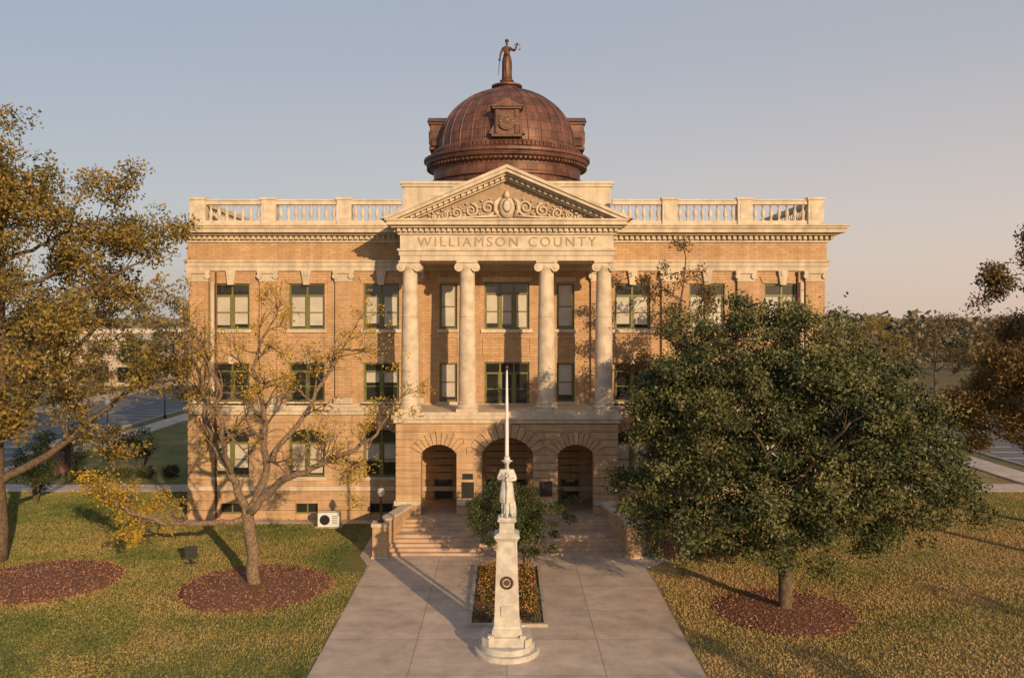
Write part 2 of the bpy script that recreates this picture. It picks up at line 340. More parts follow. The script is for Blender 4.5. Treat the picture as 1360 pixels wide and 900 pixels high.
for s in (-1,1):
    a,b=sorted((s*PW,s*(PW-.6))); rust.box(a,b,PY1,0,0,6.1)
    for k in range(10):
        a,b=sorted((s*PW,s*(PW+.06))); rust.box(a,b,PY0,-.08,1.95+.41*k,1.95+.41*k+.365)
for (a,b) in ((-PW-.14,-4.57-.0),(-2.67,-1.33),(1.39,2.71),(4.61,PW+.14)): stone.box(a,b,PY0-.14,PY0,1.7,1.95)
stone.box(-PW-.16,PW+.16,PY0-.16,-.02,6.085,6.3); stone.box(-PW-.26,PW+.26,PY0-.28,-.02,6.3,6.5); stone.box(-PW-.1,PW+.1,PY0-.1,-.02,6.5,6.66)
stone.box(-PW+.6,PW-.6,PY1,-.02,5.95,6.085)
cols=MB()
for cx in (-5.2,-2.12,2.12,5.2):
    cy=-3.5; z=6.66
    cols.box(cx-.58,cx+.58,cy-.58,cy+.58,z,z+.16)
    cols.rev([(.57,z+.16),(.6,z+.22),(.6,z+.28),(.54,z+.33),(.5,z+.38),(.53,z+.44),(.53,z+.5),(.49,z+.54)],(cx,cy,0),28)
    cols.rev([(.475,z+.54),(.47,9.2),(.455,10.5),(.43,12.),(.40,13.6),(.395,14.1),(.42,14.13),(.42,14.18),(.395,14.2)],(cx,cy,0),32)
    for zz in (9.25,11.75): cols.rev([(.472,zz-.012),(.478,zz),(.472,zz+.012)],(cx,cy,0),32)
    cols.rev([(.40,14.2),(.5,14.34),(.52,14.42),(.46,14.5)],(cx,cy,0),24)
    cols.box(cx-.45,cx+.45,cy-.42,cy+.42,14.44,14.6); cols.box(cx-.56,cx+.56,cy-.52,cy+.52,14.6,14.7)
    for s in (-1,1):
        cols.rev([(.05,-.50),(.09,-.5),(.1,-.47),(.17,-.47),(.235,-.46),(.235,-.4),(.17,-.2),(.15,0),(.17,.2),(.235,.4),(.235,.46),(.1,.47),(.05,.5)],(cx+s*.44,cy,14.36),18,'y')
cols.build('portico_columns',M['stone2'],court,smooth=True).modifiers.new('es','EDGE_SPLIT').split_angle=math.radians(40)
stone.box(-5.68,5.68,-3.96,-.02,14.7,14.98); stone.box(-5.74,5.74,-4.02,-.02,14.98,15.22); stone.box(-5.82,5.82,-4.1,-.02,15.22,15.34)
ent=MB(); ent.box(-5.68,5.68,-3.96,-.02,15.34,16.08); ent.build('frieze',M['stone2'],court)
stone.box(-5.8,5.8,-4.06,-.02,16.08,16.2); stone.box(-5.86,5.86,-4.12,-.02,16.2,16.42)
x=-5.8
while x<5.75: stone.box(x,x+.16,-4.27,-4.12,16.22,16.42); x+=.295
for s in (-1,1):
    y=-4.0
    while y<-1.2:
        a,b=sorted((s*5.86,s*6.0)); stone.box(a,b,y,y+.16,16.22,16.42); y+=.295
stone.box(-6.1,6.1,-4.42,-1.1,16.42,16.54); stone.box(-6.32,6.32,-4.66,-1.1,16.54,16.76); stone.box(-6.4,6.4,-4.74,-1.1,16.76,16.85)
def rake(h0,h1,y,hw):
    sl=2.72/6.42
    for s in (-1,1):
        top=lambda x:16.86+(6.42-abs(x))*sl
        P=[(0,top(0)-h0),(0,top(0)-h1)]
        xb=6.42-h1/sl if h1>0 else 6.42
        P.append((s*xb,16.86)); 
        xa=6.42-h0/sl; P.append((s*xa,16.86))
        if s>0: P=P[::-1]
        stone.prism(P,y,.9)
stone.prism([(-6.42,16.852),(6.42,16.852),(0,19.58)],-3.62,.9)
rake(-.10,.07,-4.78,6.42); rake(.07,.26,-4.68,6.3); rake(.26,.36,-4.4,6.2); rake(.36,.50,-4.1,6); rake(.5,.6,-3.95,6)
sl=2.72/6.42
for s in (-1,1):
    x=.15
    while x<5.0:
        zt=16.86+(6.42-x)*sl-.36; a,b=s*x,s*(x+.16)
        za=zt; zb=16.86+(6.42-x-.16)*sl-.36
        stone.prism([(a,za-.16),(b,zb-.16),(b,zb),(a,za)] if s>0 else [(b,zb-.16),(a,za-.16),(a,za),(b,zb)],-4.25,-4.09); x+=.3
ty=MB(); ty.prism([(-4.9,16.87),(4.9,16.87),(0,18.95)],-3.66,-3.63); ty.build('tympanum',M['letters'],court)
rel=MB(); yr=-3.74
def spiral(cx,cz,r0,turns,a0,dirn,r):
    P=[];R=[];n=int(26*turns)
    for i in range(n):
        t=i/(n-1); a=a0+dirn*t*turns*2*math.pi; rr=r0*(1-.85*t)
        P.append((cx+rr*math.cos(a),yr-.02*math.sin(t*3),cz+rr*math.sin(a))); R.append(r*(1-.5*t))
    rel.tube(P,R,6)
for s in (-1,1):
    for k,(cx,cz,r0) in enumerate(((1.0,17.55,.42),(1.9,17.4,.36),(2.7,17.25,.28),(3.35,17.14,.2),(3.9,17.05,.13))):
        spiral(s*cx,cz,r0,1.6,math.pi/2 if k%2 else -math.pi/2,s*(1 if k%2 else -1),.075-.008*k)
        for j in range(7):
            a=j*.9+k; px,pz=s*(cx+(r0+.05)*math.cos(a)),cz+(r0+.05)*math.sin(a)*.8
            if pz<16.95: continue
            rel.tube([(px,yr,pz),(px+s*.1*math.cos(a),yr-.06,pz+.08*math.sin(a)),(px+s*.2*math.cos(a),yr,pz+.14*math.sin(a))],[.02,.06,.01],5)
    rel.tube([(s*.5,yr,17.1),(s*1.5,yr-.05,17.05),(s*3,yr,16.97),(s*4.3,yr,16.93)],[.06,.06,.05,.03],6)
    rel.tube([(s*.35,yr,18.05),(s*.6,yr-.08,17.8),(s*.62,yr-.08,17.4),(s*.4,yr,17.05)],[.07,.12,.12,.06],8)
rel.rev([(.05,-3.98),(.25,-3.95),(.42,-3.86),(.5,-3.74),(.5,-3.63)],(0,0,17.55),24,'y',sx=.85,sy=1.15)
rel.rev([(.1,-4.04),(.18,-4.03),(.3,-3.95)],(0,0,17.6),18,'y',sx=.8,sy=1.2)
rel.tube([(0,yr,18.1),(0,yr-.1,18.25),(0,yr,18.5)],[.2,.16,.03],8)
rel.build('tympanum_relief',M['stone2'],court,smooth=True)
stone.box(-6.1,6.1,.92,9,16.9,19.35); stone.box(-6.2,6.2,.82,9.1,19.35,19.5); stone.box(-6.28,6.28,.74,9.18,19.5,19.66)
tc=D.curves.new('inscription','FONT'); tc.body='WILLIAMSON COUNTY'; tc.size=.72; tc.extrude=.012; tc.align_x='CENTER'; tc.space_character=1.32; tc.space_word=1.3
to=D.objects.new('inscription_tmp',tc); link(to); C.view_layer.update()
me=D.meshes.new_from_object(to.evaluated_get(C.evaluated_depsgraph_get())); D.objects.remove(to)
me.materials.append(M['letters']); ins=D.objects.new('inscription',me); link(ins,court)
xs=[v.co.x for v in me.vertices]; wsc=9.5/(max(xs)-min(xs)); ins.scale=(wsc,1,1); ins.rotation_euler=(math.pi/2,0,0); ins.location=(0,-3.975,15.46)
bal=MB(); by=.25
prof=[(.10,17.27),(.10,17.33),(.06,17.36),(.055,17.42),(.10,17.55),(.125,17.66),(.11,17.78),(.06,17.95),(.05,18.05),(.085,18.08),(.085,18.12),(.1,18.14),(.1,18.2)]
piers=[17.85,13.75,9.4]
def rail(xa,xb):
    bal.box(xa,xb,by-.2,by+.2,16.95,17.27); bal.box(xa,xb,by-.2,by+.2,18.2,18.42); bal.box(xa,xb,by-.25,by+.25,18.42,18.5)
    n=max(2,int(round((xb-xa)/.44))); 
    for i in range(n): bal.rev(prof,(xa+(i+.5)*(xb-xa)/n,by,0),10)
for s in (-1,1):
    for p in piers:
        hw=.42 if p<17 else .45
        bal.box(s*p-hw,s*p+hw,by-.3,by+.3,16.95,18.46); bal.box(s*p-hw-.06,s*p+hw+.06,by-.36,by+.36,18.46,18.6)
        bal.box(s*p-hw+.15,s*p+hw-.15,by-.33,by-.3,17.35,18.2)
    for a,b in ((6.1,8.98),(9.82,13.33),(14.17,17.4)):
        xa,xb=sorted((s*a,s*b)); rail(xa,xb)
    xx=s*17.85; yy=by+.3
    bal.box(xx-.2,xx+.2,yy,DEP,16.95,17.27); bal.box(xx-.2,xx+.2,yy,DEP,18.2,18.46)
    while yy<DEP-1: bal.rev(prof,(xx,yy+.2,0),6); yy+=.4
bal.build('balustrade',M['stone2'],court)
rf=MB(); rf.box(-W,W,.05,DEP,16.952,16.97); rf.build('roof_deck',M['roof'],court)
brick.build('brick_walls',M['brick'],court); rust.build('rusticated_base',M['rust'],court); stone.build('stone_trim',M['stone'],court)
fr.build('window_frames',M['frame'],court); gl.build('window_glass',M['glass'],court); bl.build('window_blinds',M['blind'],court); dk.build('entrance_doors',M['door'],court)
pq=MB(); pq.box(-2.35,-1.8,-4.06,-4.0,3.1,3.4); pq.box(-2.4,-1.75,-4.06,-4.0,2.1,2.95); pq.box(1.75,2.4,-4.06,-4.0,2.2,3.0); pq.build('wall_plaques',M['black'],court)
ds=MB()
for x in (-16.75,16.75):
    ds.tube([(x,-.12,.1),(x,-.12,14.3)],[.06,.06],8)
ds.build('downspouts',M['bronze'],court)
DX,DY=0,15.
dm=MB()
dm.rev([(6.3,16.9),(6.3,20.6),(5.95,20.6),(5.95,20.75)],(0,0,0),72)
dm.rev([(5.3,20.6),(5.35,21.6),(5.55,21.65),(5.55,21.8),(5.45,21.9),(5.5,22.5),(5.75,22.6),(5.75,22.75),(6.0,22.85),(6.05,23.05),(6.2,23.15),(6.2,23.32),(5.9,23.42),(5.5,23.6),(5.4,23.95),(5.35,24.0)],(0,0,0),96)
prof=[(5.2,24.0)]
for i in range(19):
    a=math.radians(i*4.55); prof.append((5.2*math.cos(a),24.0+4.7*math.sin(a)))
dm.rev(prof,(0,0,0),96)
for k in range(32):
    a0=2*math.pi*(k+.5)/32; P=[(1.003*r*math.cos(a0),1.003*r*math.sin(a0),z) for r,z in prof[1:]]; dm.tube(P,[.05]*len(P),5)
k=0
while k<110:
    a=2*math.pi*k/110
    dm.rev([(.09,22.86-.16),(.09,22.86)],(5.9*math.cos(a),5.9*math.sin(a),-.12),4)
    dm.rev([(.07,23.6),(.07,23.85)],(5.5*math.cos(a),5.5*math.sin(a),0),4); k+=1
dm.rev([(1.25,28.45),(1.25,28.6),(1.0,28.68),(.95,28.8),(1.15,28.9),(1.15,29.0),(.7,29.06),(.6,29.2),(.5,29.3)],(0,0,0),32)
dome=dm.build('dome',M['copper'],court,smooth=True,loc=(DX,DY,0)); dome.modifiers.new('es','EDGE_SPLIT').split_angle=math.radians(35)
for q in range(4):
    cd=MB(); 
    cd.box(-1.05,1.05,-5.75,-3.6,24.05,24.25); cd.box(-.85,.85,-5.6,-3,24.25,25.95)
    cd.box(-.78,-.58,-5.72,-5.6,24.3,25.9); cd.box(.58,.78,-5.72,-5.6,24.3,25.9)
    cd.box(-1.0,1.0,-5.8,-2.6,25.95,26.1); cd.prism([(-1.12,26.1),(1.12,26.1),(0,26.62)],-5.88,-2.2)
    cd.prism([(-.9,24.25),(-.85,25.0),(-1.25,24.3)],-5.55,-4); cd.prism([(.9,24.25),(1.25,24.3),(.85,25.0)],-5.55,-4)
    cd.rev([(.60,-5.78),(.60,-5.6)],(0,0,25.1),28,'y'); 
    o=cd.build('clock_dormer',M['copper'],court,loc=(DX,DY,0)); o.rotation_euler=(0,0,q*math.pi/2)
    cf=MB(); cf.rev([(.5,-5.80),(.5,-5.7)],(0,0,25.1),28,'y'); o=cf.build('clock_face',M['bronze'],court,loc=(DX,DY,0)); o.rotation_euler=(0,0,q*math.pi/2)
    ch=MB()
    for h in range(12):
        a=h*math.pi/6; ch.tube([(.34*math.cos(a),-5.82,25.1+.34*math.sin(a)),(.47*math.cos(a),-5.82,25.1+.47*math.sin(a))],[.03,.03],4)
    ch.tube([(0,-5.83,25.1),(.2,-5.83,25.28)],[.03,.02],4); ch.tube([(0,-5.83,25.1),(-.1,-5.83,25.48)],[.025,.015],4)
    o=ch.build('clock_hands',M['letters'],court,loc=(DX,DY,0)); o.rotation_euler=(0,0,q*math.pi/2)
# ---- figures (skin modifier)
def figure(name,J,E,material,parent,loc,scale=1.,rot=0):
    names=list(J); idx={n:i for i,n in enumerate(names)}
    me=D.meshes.new(name); me.from_pydata([J[n][0] for n in names],[(idx[a],idx[b]) for a,b in E],[]); me.materials.append(material)
    o=D.objects.new(name,me); link(o,parent); o.location=loc; o.scale=(scale,)*3; o.rotation_euler=(0,0,rot)
    sk=o.modifiers.new('Skin','SKIN'); sk.use_smooth_shade=True
    for i,n in enumerate(names):
        r=J[n][1]; r=r if isinstance(r,tuple) else (r,r); me.skin_vertices[0].data[i].radius=r; me.skin_vertices[0].data[i].use_root=(n=='pelvis')
    ss=o.modifiers.new('Sub','SUBSURF'); ss.levels=2; ss.render_levels=2
    return o
def hand(mb,p,d,side,s=1.):
    p=Vector(p); d=Vector(d).normalized(); side=Vector(side).normalized(); nrm=d.cross(side).normalized()
    mb.tube([p-d*.02*s,p+d*.04*s,p+d*.085*s],[.03*s,.042*s,.036*s],8)
    for i,L in enumerate((.065,.078,.072,.055)):
        b=p+d*.08*s+side*(i-1.5)*.02*s; mb.tube([b,b+d*L*.5*s+nrm*.008*s,b+d*L*.8*s+nrm*.035*s],[.011*s,.01*s,.007*s],5)
    b=p+d*.02*s-side*.035*s; mb.tube([b,b-side*.025*s+d*.03*s,b-side*.02*s+d*.06*s+nrm*.02*s],[.014*s,.012*s,.008*s],5)
mon=empty('soldier_monument',(0,-19.7,0))
pd=MB()
pd.rev([(1.14,0),(1.14,.17),(1.11,.2)],(0,0,0),48); pd.rev([(.97,.2),(.97,.38),(.94,.4)],(0,0,0),48)
pd.slab([(-.62,-.62),(.62,-.62),(.62,.62),(-.62,.62)],.4,.72); 
for s in (-1,1):
    pd.slab([(s*.62,-.7),(s*.86,-.45),(s*.86,.45),(s*.62,.7)] if s>0 else [(s*.62,-.7),(s*.62,.7),(s*.86,.45),(s*.86,-.45)],.4,.66)
    for t in (-1,1): pd.box(s*.55-.11,s*.55+.11,t*.55-.11,t*.55+.11,.72,.8)
def frust(mb,w0,w1,z0,z1):
    a,b=w0/2,w1/2
    mb.add([(-a,-a,z0),(a,-a,z0),(a,a,z0),(-a,a,z0),(-b,-b,z1),(b,-b,z1),(b,b,z1),(-b,b,z1)],[(0,3,2,1),(4,5,6,7),(0,1,5,4),(1,2,6,5),(2,3,7,6),(3,0,4,7)])
frust(pd,1.06,1.02,.72,.95); frust(pd,.98,.9,.95,1.08); frust(pd,.88,.70,1.08,3.95); frust(pd,.72,.86,3.95,4.08); frust(pd,.88,.88,4.08,4.16); frust(pd,.86,.6,4.16,4.24)
frust(pd,.54,.5,4.24,4.56); frust(pd,.52,.64,4.56,4.64); frust(pd,.66,.66,4.64,4.70)
for yy in (-.42,): pd.box(-.2,.2,yy-.06,yy+.04,1.4,1.75)
for s in (-1,1): pd.tube([(s*.3,-.36,4.0),(s*.3,-.36,3.3)],[.03,.015],6)
pd.build('pedestal',M['granite'],mon,bevel=.012)
wr=MB(); P=[];
for i in range(25):
    a=2*math.pi*i/24; P.append((.19*math.cos(a),-.425,2.55+.19*math.sin(a)))
wr.tube(P,[.04+.01*(i%2) for i in range(25)],6); wr.rev([(.1,-.435),(.1,-.38)],(0,0,2.55),16,'y'); wr.build('wreath',M['bronze'],mon)
J={'pelvis':((0,0,1.0),(.15,.12)),'waist':((0,0,1.15),(.15,.11)),'chest':((0,-.01,1.36),(.19,.13)),'neckb':((0,0,1.52),(.11,.09)),'neck':((0,-.01,1.59),.062),
'jaw':((0,-.03,1.66),(.07,.075)),'head':((0,-.01,1.76),(.082,.095)),
'shL':((.19,0,1.47),.085),'elL':((.28,.0,1.2),.066),'wrL':((.08,-.2,1.22),.042),'shR':((-.19,0,1.47),.085),'elR':((-.28,0,1.2),.066),'wrR':((-.05,-.21,1.36),.042),
'hipL':((.1,0,.93),.11),'knL':((.13,-.06,.5),.09),'anL':((.15,-.02,.1),.065),'toL':((.18,-.17,.05),(.05,.04)),
'hipR':((-.1,0,.93),.11),'knR':((-.11,0,.5),.09),'anR':((-.12,.04,.1),.065),'toR':((-.15,-.11,.05),(.05,.04))}
E=[('pelvis','waist'),('waist','chest'),('chest','neckb'),('neckb','neck'),('neck','jaw'),('jaw','head'),('chest','shL'),('shL','elL'),('elL','wrL'),('chest','shR'),('shR','elR'),('elR','wrR'),
('pelvis','hipL'),('hipL','knL'),('knL','anL'),('anL','toL'),('pelvis','hipR'),('hipR','knR'),('knR','anR'),('anR','toR')]
SC=1.08
figure('soldier_body',J,E,M['marble'],mon,(0,0,4.74),SC)
ex=MB()
ex.rev([(.16,1.2),(.19,1.05),(.215,.9),(.235,.7),(.25,.48),(.24,.47)],(0,0,0),36,fold=lambda a,z:1+.06*math.sin(a*9)*(1.2-z),sy=.82)
ex.rev([(.17,1.115),(.178,1.13),(.178,1.17),(.17,1.185)],(0,0,0),24,sy=.8)
ex.rev([(.185,1.80),(.19,1.81),(.11,1.835),(.10,1.84),(.095,1.92),(.08,1.945),(.02,1.95)],(0,-.01,0),24,sy=1.1)
ex.rev([(.20,1.45),(.235,1.4),(.245,1.28),(.24,1.27)],(0,.02,0),28,fold=lambda a,z:1+.03*math.sin(a*7),sy=.7)
ex.tube([(0,-.115,1.75),(0,-.135,1.72),(0,-.11,1.705)],[.008,.018,.012],5)
ex.tube([(-.03,-.105,1.69),(0,-.12,1.685),(.03,-.105,1.69)],[.01,.014,.01],5); ex.tube([(0,-.1,1.66),(0,-.11,1.61),(0,-.1,1.56)],[.03,.035,.01],6)
for s in (-1,1): ex.rev([(.004,-.02),(.014,-.01),(.014,.01),(.004,.02)],(s*.085,0,1.74),8,sy=.5)
ex.tube([(.0,-.27,.0),(.0,-.26,.12),(.0,-.25,.5),(.01,-.24,1.0),(.015,-.235,1.5)],[.045,.04,.03,.022,.014],8)
hand(ex,(.08,-.2,1.22),(-1,-.25,.1),(0,0,1)); hand(ex,(-.05,-.21,1.36),(1,-.2,.05),(0,0,1))
ex.tube([(-.17,.0,1.47),(-.05,-.15,1.3),(.12,-.13,1.15),(.2,0,1.05)],[.02,.02,.02,.02],5)
ex.tube([(.2,.05,.6),(.24,.02,.3),(.22,.02,0)],[.05,.07,.1],7)
o=ex.build('soldier_coat_hat_rifle',M['marble'],mon,smooth=True); o.location=(0,0,4.74); o.scale=(SC,)*3
sb=MB(); sb.box(-.3,.3,-.3,.3,4.70,4.76); sb.build('statue_base',M['marble'],mon,bevel=.01)
jus=empty('lady_justice_statue',(DX,DY,29.3))
J={'pelvis':((0,0,1.0),(.17,.14)),'waist':((0,0,1.2),(.13,.11)),'chest':((0,-.02,1.42),(.18,.14)),'neckb':((0,0,1.57),(.09,.08)),'neck':((0,-.01,1.65),.055),
'jaw':((0,-.03,1.72),(.065,.07)),'head':((0,0,1.82),(.085,.095)),
'shL':((.18,0,1.51),.075),'elL':((.36,-.04,1.36),.055),'wrL':((.48,-.1,1.62),.036),'shR':((-.18,0,1.51),.075),'elR':((-.3,.0,1.24),.055),'wrR':((-.33,-.1,.98),.036),
'th':((0,0,.7),(.2,.17)),'ft':((0,0,.3),(.22,.19))}
E=[('pelvis','waist'),('waist','chest'),('chest','neckb'),('neckb','neck'),('neck','jaw'),('jaw','head'),('chest','shL'),('shL','elL'),('elL','wrL'),('chest','shR'),('shR','elR'),('elR','wrR'),('pelvis','th'),('th','ft')]
figure('justice_body',J,E,M['bronze'],jus,(0,0,.15),1.58)
ex=MB()
ex.rev([(.14,1.22),(.2,1.05),(.235,.85),(.235,.6),(.225,.3),(.23,.02),(.22,0)],(0,0,0),48,fold=lambda a,z:1+.08*math.sin(a*11+z*2)*(1.25-z),sy=.85)
ex.rev([(.33,-.1),(.33,-.03),(.28,0)],(0,0,0),24)
ex.rev([(.09,1.83),(.1,1.87),(.095,1.9),(.06,1.94),(.02,1.95)],(0,.01,0),16)
ex.tube([(0,.09,1.85),(0,.14,1.82),(0,.11,1.76)],[.03,.05,.03],6)
ex.tube([(0,-.105,1.80),(0,-.12,1.77),(0,-.1,1.76)],[.006,.015,.01],5)
ex.tube([(-.34,-.12,1.0),(-.37,-.16,.6),(-.4,-.2,.15)],[.016,.02,.008],5); ex.tube([(-.42,-.12,.96),(-.26,-.13,.96)],[.014,.014],5)
ex.tube([(.48,-.12,1.68),(.48,-.12,1.72)],[.02,.02],5); ex.tube([(.36,-.12,1.66),(.6,-.12,1.66)],[.016,.016],5)
for xx in (.36,.6):
    ex.tube([(xx,-.12,1.66),(xx-.05,-.12,1.42)],[.006,.006],4); ex.tube([(xx,-.12,1.66),(xx+.05,-.12,1.42)],[.006,.006],4)
    ex.rev([(.01,1.395),(.05,1.405),(.065,1.42)],(xx,-.12,0),10)
hand(ex,(.48,-.1,1.62),(.05,-.05,1),(1,0,0)); hand(ex,(-.33,-.1,.98),(-.05,-.2,-.8),(1,0,0))
ex.tube([(.17,-.06,1.5),(0,-.17,1.3),(-.15,-.14,1.1)],[.05,.05,.05],6)
o=ex.build('justice_robe_sword_scales',M['bronze'],jus,smooth=True); o.location=(0,0,.15); o.scale=(1.58,)*3
# ================================================================ STEPS + WALKS
st=MB(); y=-7.6
ydep=[.3,.3,.3,.3,.75,.3,.3,.3]
for i,dp in enumerate(ydep):
    z1=.15*(i+1); st.box(-6.0+.05*i,6.0-.05*i,y,y+dp if i<7 else -4.0,0,z1); y+=dp
st.box(-5.2,5.2,-4.0,-.05,0,1.197)
stairs=st.build('entrance_steps',M['step'],None,bevel=.012)
ck=MB(); cap=MB()
for s in (-1,1):
    def q(x0,y0,x1,y1,t):  return [(s*(x0-t),y0),(s*(x0+t),y0),(s*(x1+t),y1),(s*(x1-t),y1)]
    P=q(5.25,-4.1,6.05,-7.4,.2); P=P if s<0 else P[::-1]
    ck.slab(P,0,1.65); P=q(5.25,-4.1,6.05,-7.4,.28); P=P if s<0 else P[::-1]; cap.slab(P,1.65,1.8)
    ck.box(s*6.15-.36,s*6.15+.36,-8.1,-7.4,0,1.55); cap.box(s*6.15-.42,s*6.15+.42,-8.16,-7.34,1.55,1.72); cap.box(s*6.15-.42,s*6.15+.42,-8.16,-7.34,0,.12)
cw=empty('cheek_walls'); ck.build('brick_cheeks',M['rust'],cw); cap.build('stone_caps',M['stone'],cw,bevel=.015)
for s in (-1,1):
    L=empty('lamp_post',(s*6.15,-7.75,1.72)); a=MB()
    a.rev([(.16,0),(.16,.06),(.09,.12),(.06,.3),(.045,1.1),(.06,1.15),(.09,1.2),(.09,1.24)],(0,0,0),14); a.build('post',M['bronze'],L,smooth=True)
    a=MB(); a.rev([(.08,1.24),(.16,1.35),(.18,1.48),(.14,1.62),(.06,1.7)],(0,0,0),14); a.build('globe',M['blind'],L,smooth=True)
    a=MB(); a.rev([(.1,1.66),(.08,1.72),(.02,1.8)],(0,0,0),12); a.build('finial',M['bronze'],L,smooth=True)
def sheet(name,poly,z,m):
    me=D.meshes.new(name); me.from_pydata([(x,y,z) for x,y in poly],[],[tuple(range(len(poly)))]); me.materials.append(m)
    return link(D.objects.new(name,me))
sheet('ground',[(-3000,-600),(3000,-600),(3000,4000),(-3000,4000)],0,M['ground'])
sheet('lawn',[(-36,-46),(-6.2,-46),(-6.2,-1),(-18,0),(-18,60),(-36,60)],.004,M['lawnL'])
sheet('lawn.001',[(6.2,-46),(36,-46),(36,60),(18,60),(18,0),(6.2,-1)],.004,M['lawnR'])
def walk(name,poly,h=.03,m='conc'):
    a=MB(); a.slab(poly,.0,h); return a.build(name,M[m])
walk('walkway',[(-6.4,-46),(6.4,-46),(6.55,-9.6),(7.7,-8.4),(7.7,-2.6),(-7.2,-2.6),(-7.2,-7.6),(-6.55,-9.3)],.03)
walk('side_path',[(-36,8),(-18.6,8),(-18.6,10.4),(-36,10.4)],.03); walk('side_path.001',[(18.6,8),(36,8),(36,10.6),(18.6,10.6)],.03)
walk('building_apron',[(-18.9,-1.0),(-7.21,-1.0),(-7.21,-.1),(-18.9,-.1)],.035); walk('building_apron.001',[(7.71,-1.0),(18.9,-1.0),(18.9,-.1),(7.71,-.1)],.035)
for i,s in enumerate((-1,1)):
    def R(a,b,c,d): x0,x1=sorted((s*a,s*b)); return [(x0,c),(x1,c),(x1,d),(x0,d)]
    walk('sidewalk',R(36,38.6,-48,64),.12)
    walk('kerb',R(40.4,40.6,-48,64),.14,'kerb'); sheet('street',R(40.6,56.5,-300,600),.008,M['asphalt'])
    walk('kerb',R(56.5,56.7,-300,600),.14,'kerb'); walk('sidewalk',R(56.7,60,-300,600),.12)
    mk=MB()
    for k in range(-10,60): mk.slab(R(48.4,48.52,k*6,k*6+3),.0,.013)
    for k in range(-14,20): mk.slab(R(40.7,45.4,k*3.1,k*3.1+.1),.0,.013)
    mk.build('road_markings',M['white'])
sheet('street',[(-40.4,68),(40.4,68),(40.4,82),(-40.4,82)],.012,M['asphalt']); sheet('street',[(-300,-66),(300,-66),(300,-51),(-300,-51)],.012,M['asphalt'])
walk('sidewalk',[(-38.6,64),(38.6,64),(38.6,67),(-38.6,67)],.12); walk('sidewalk',[(-38.6,-48.3),(38.6,-48.3),(38.6,-46.01),(-38.6,-46.01)],.12)
# ================================================================ FOLIAGE
def quadmesh(name,V,tint,material,parent=None):
    n=len(V); me=D.meshes.new(name); me.vertices.add(4*n); me.vertices.foreach_set('co',V.reshape(-1))
    me.loops.add(4*n); me.loops.foreach_set('vertex_index',np.arange(4*n,dtype=np.int32)); me.polygons.add(n)
    me.polygons.foreach_set('loop_start',np.arange(0,4*n,4,dtype=np.int32)); me.polygons.foreach_set('loop_total',np.full(n,4,dtype=np.int32))
    me.update(calc_edges=True); at=me.attributes.new('tint','FLOAT','FACE'); at.data.foreach_set('value',np.clip(tint,0,1).astype(np.float32))
    me.materials.append(material); return link(D.objects.new(name,me),parent)
def leafmesh(name,P,size,tint,material,parent=None,up=.35,asp=.55):
    n=len(P); 
    a=RNG.normal(size=(n,3)); a/=np.linalg.norm(a,axis=1)[:,None]
    b=RNG.normal(size=(n,3)); b[:,2]*=(1-up); nn=np.cross(a,b); nn/=np.linalg.norm(nn,axis=1)[:,None]+1e-9; b=np.cross(nn,a)
    s=(size*RNG.uniform(.6,1.4,n))[:,None]
    V=np.empty((n,4,3)); V[:,0]=P-a*s*.5; V[:,1]=P+b*s*asp*.5+nn*s*.12; V[:,2]=P+a*s*.5; V[:,3]=P-b*s*asp*.5+nn*s*.12
    return quadmesh(name,V,tint,material,parent)
def clumps(C_,R_,n,flat=.75,sd=.16,lo=.3,hi=.7):
    P=[];T=[]
    for c,r in zip(C_,R_):
        k=max(4,int(n*r*r)); d=RNG.normal(size=(k,3)); d/=np.linalg.norm(d,axis=1)[:,None]; rad=r*RNG.uniform(.15,1,k)**.6*RNG.uniform(.8,1.25,k)
        p=d*rad[:,None]; p[:,2]*=flat; P.append(p+np.asarray(c)); T.append(np.clip(RNG.normal(RNG.uniform(lo,hi),sd,k),0,1))
    return np.concatenate(P),np.concatenate(T)
def catmull(P,n=5):
    P=[Vector(p) for p in P]; Q=[P[0]*2-P[1]]+P+[P[-1]*2-P[-2]]; out=[]
    for i in range(1,len(Q)-2):
        for k in range(n):
            t=k/n; a,b,c,d=Q[i-1:i+3]
            out.append(.5*((2*b)+(c-a)*t+(2*a-5*b+4*c-d)*t*t+(3*b-3*c+d-a)*t**3))
    out.append(P[-1]); return out
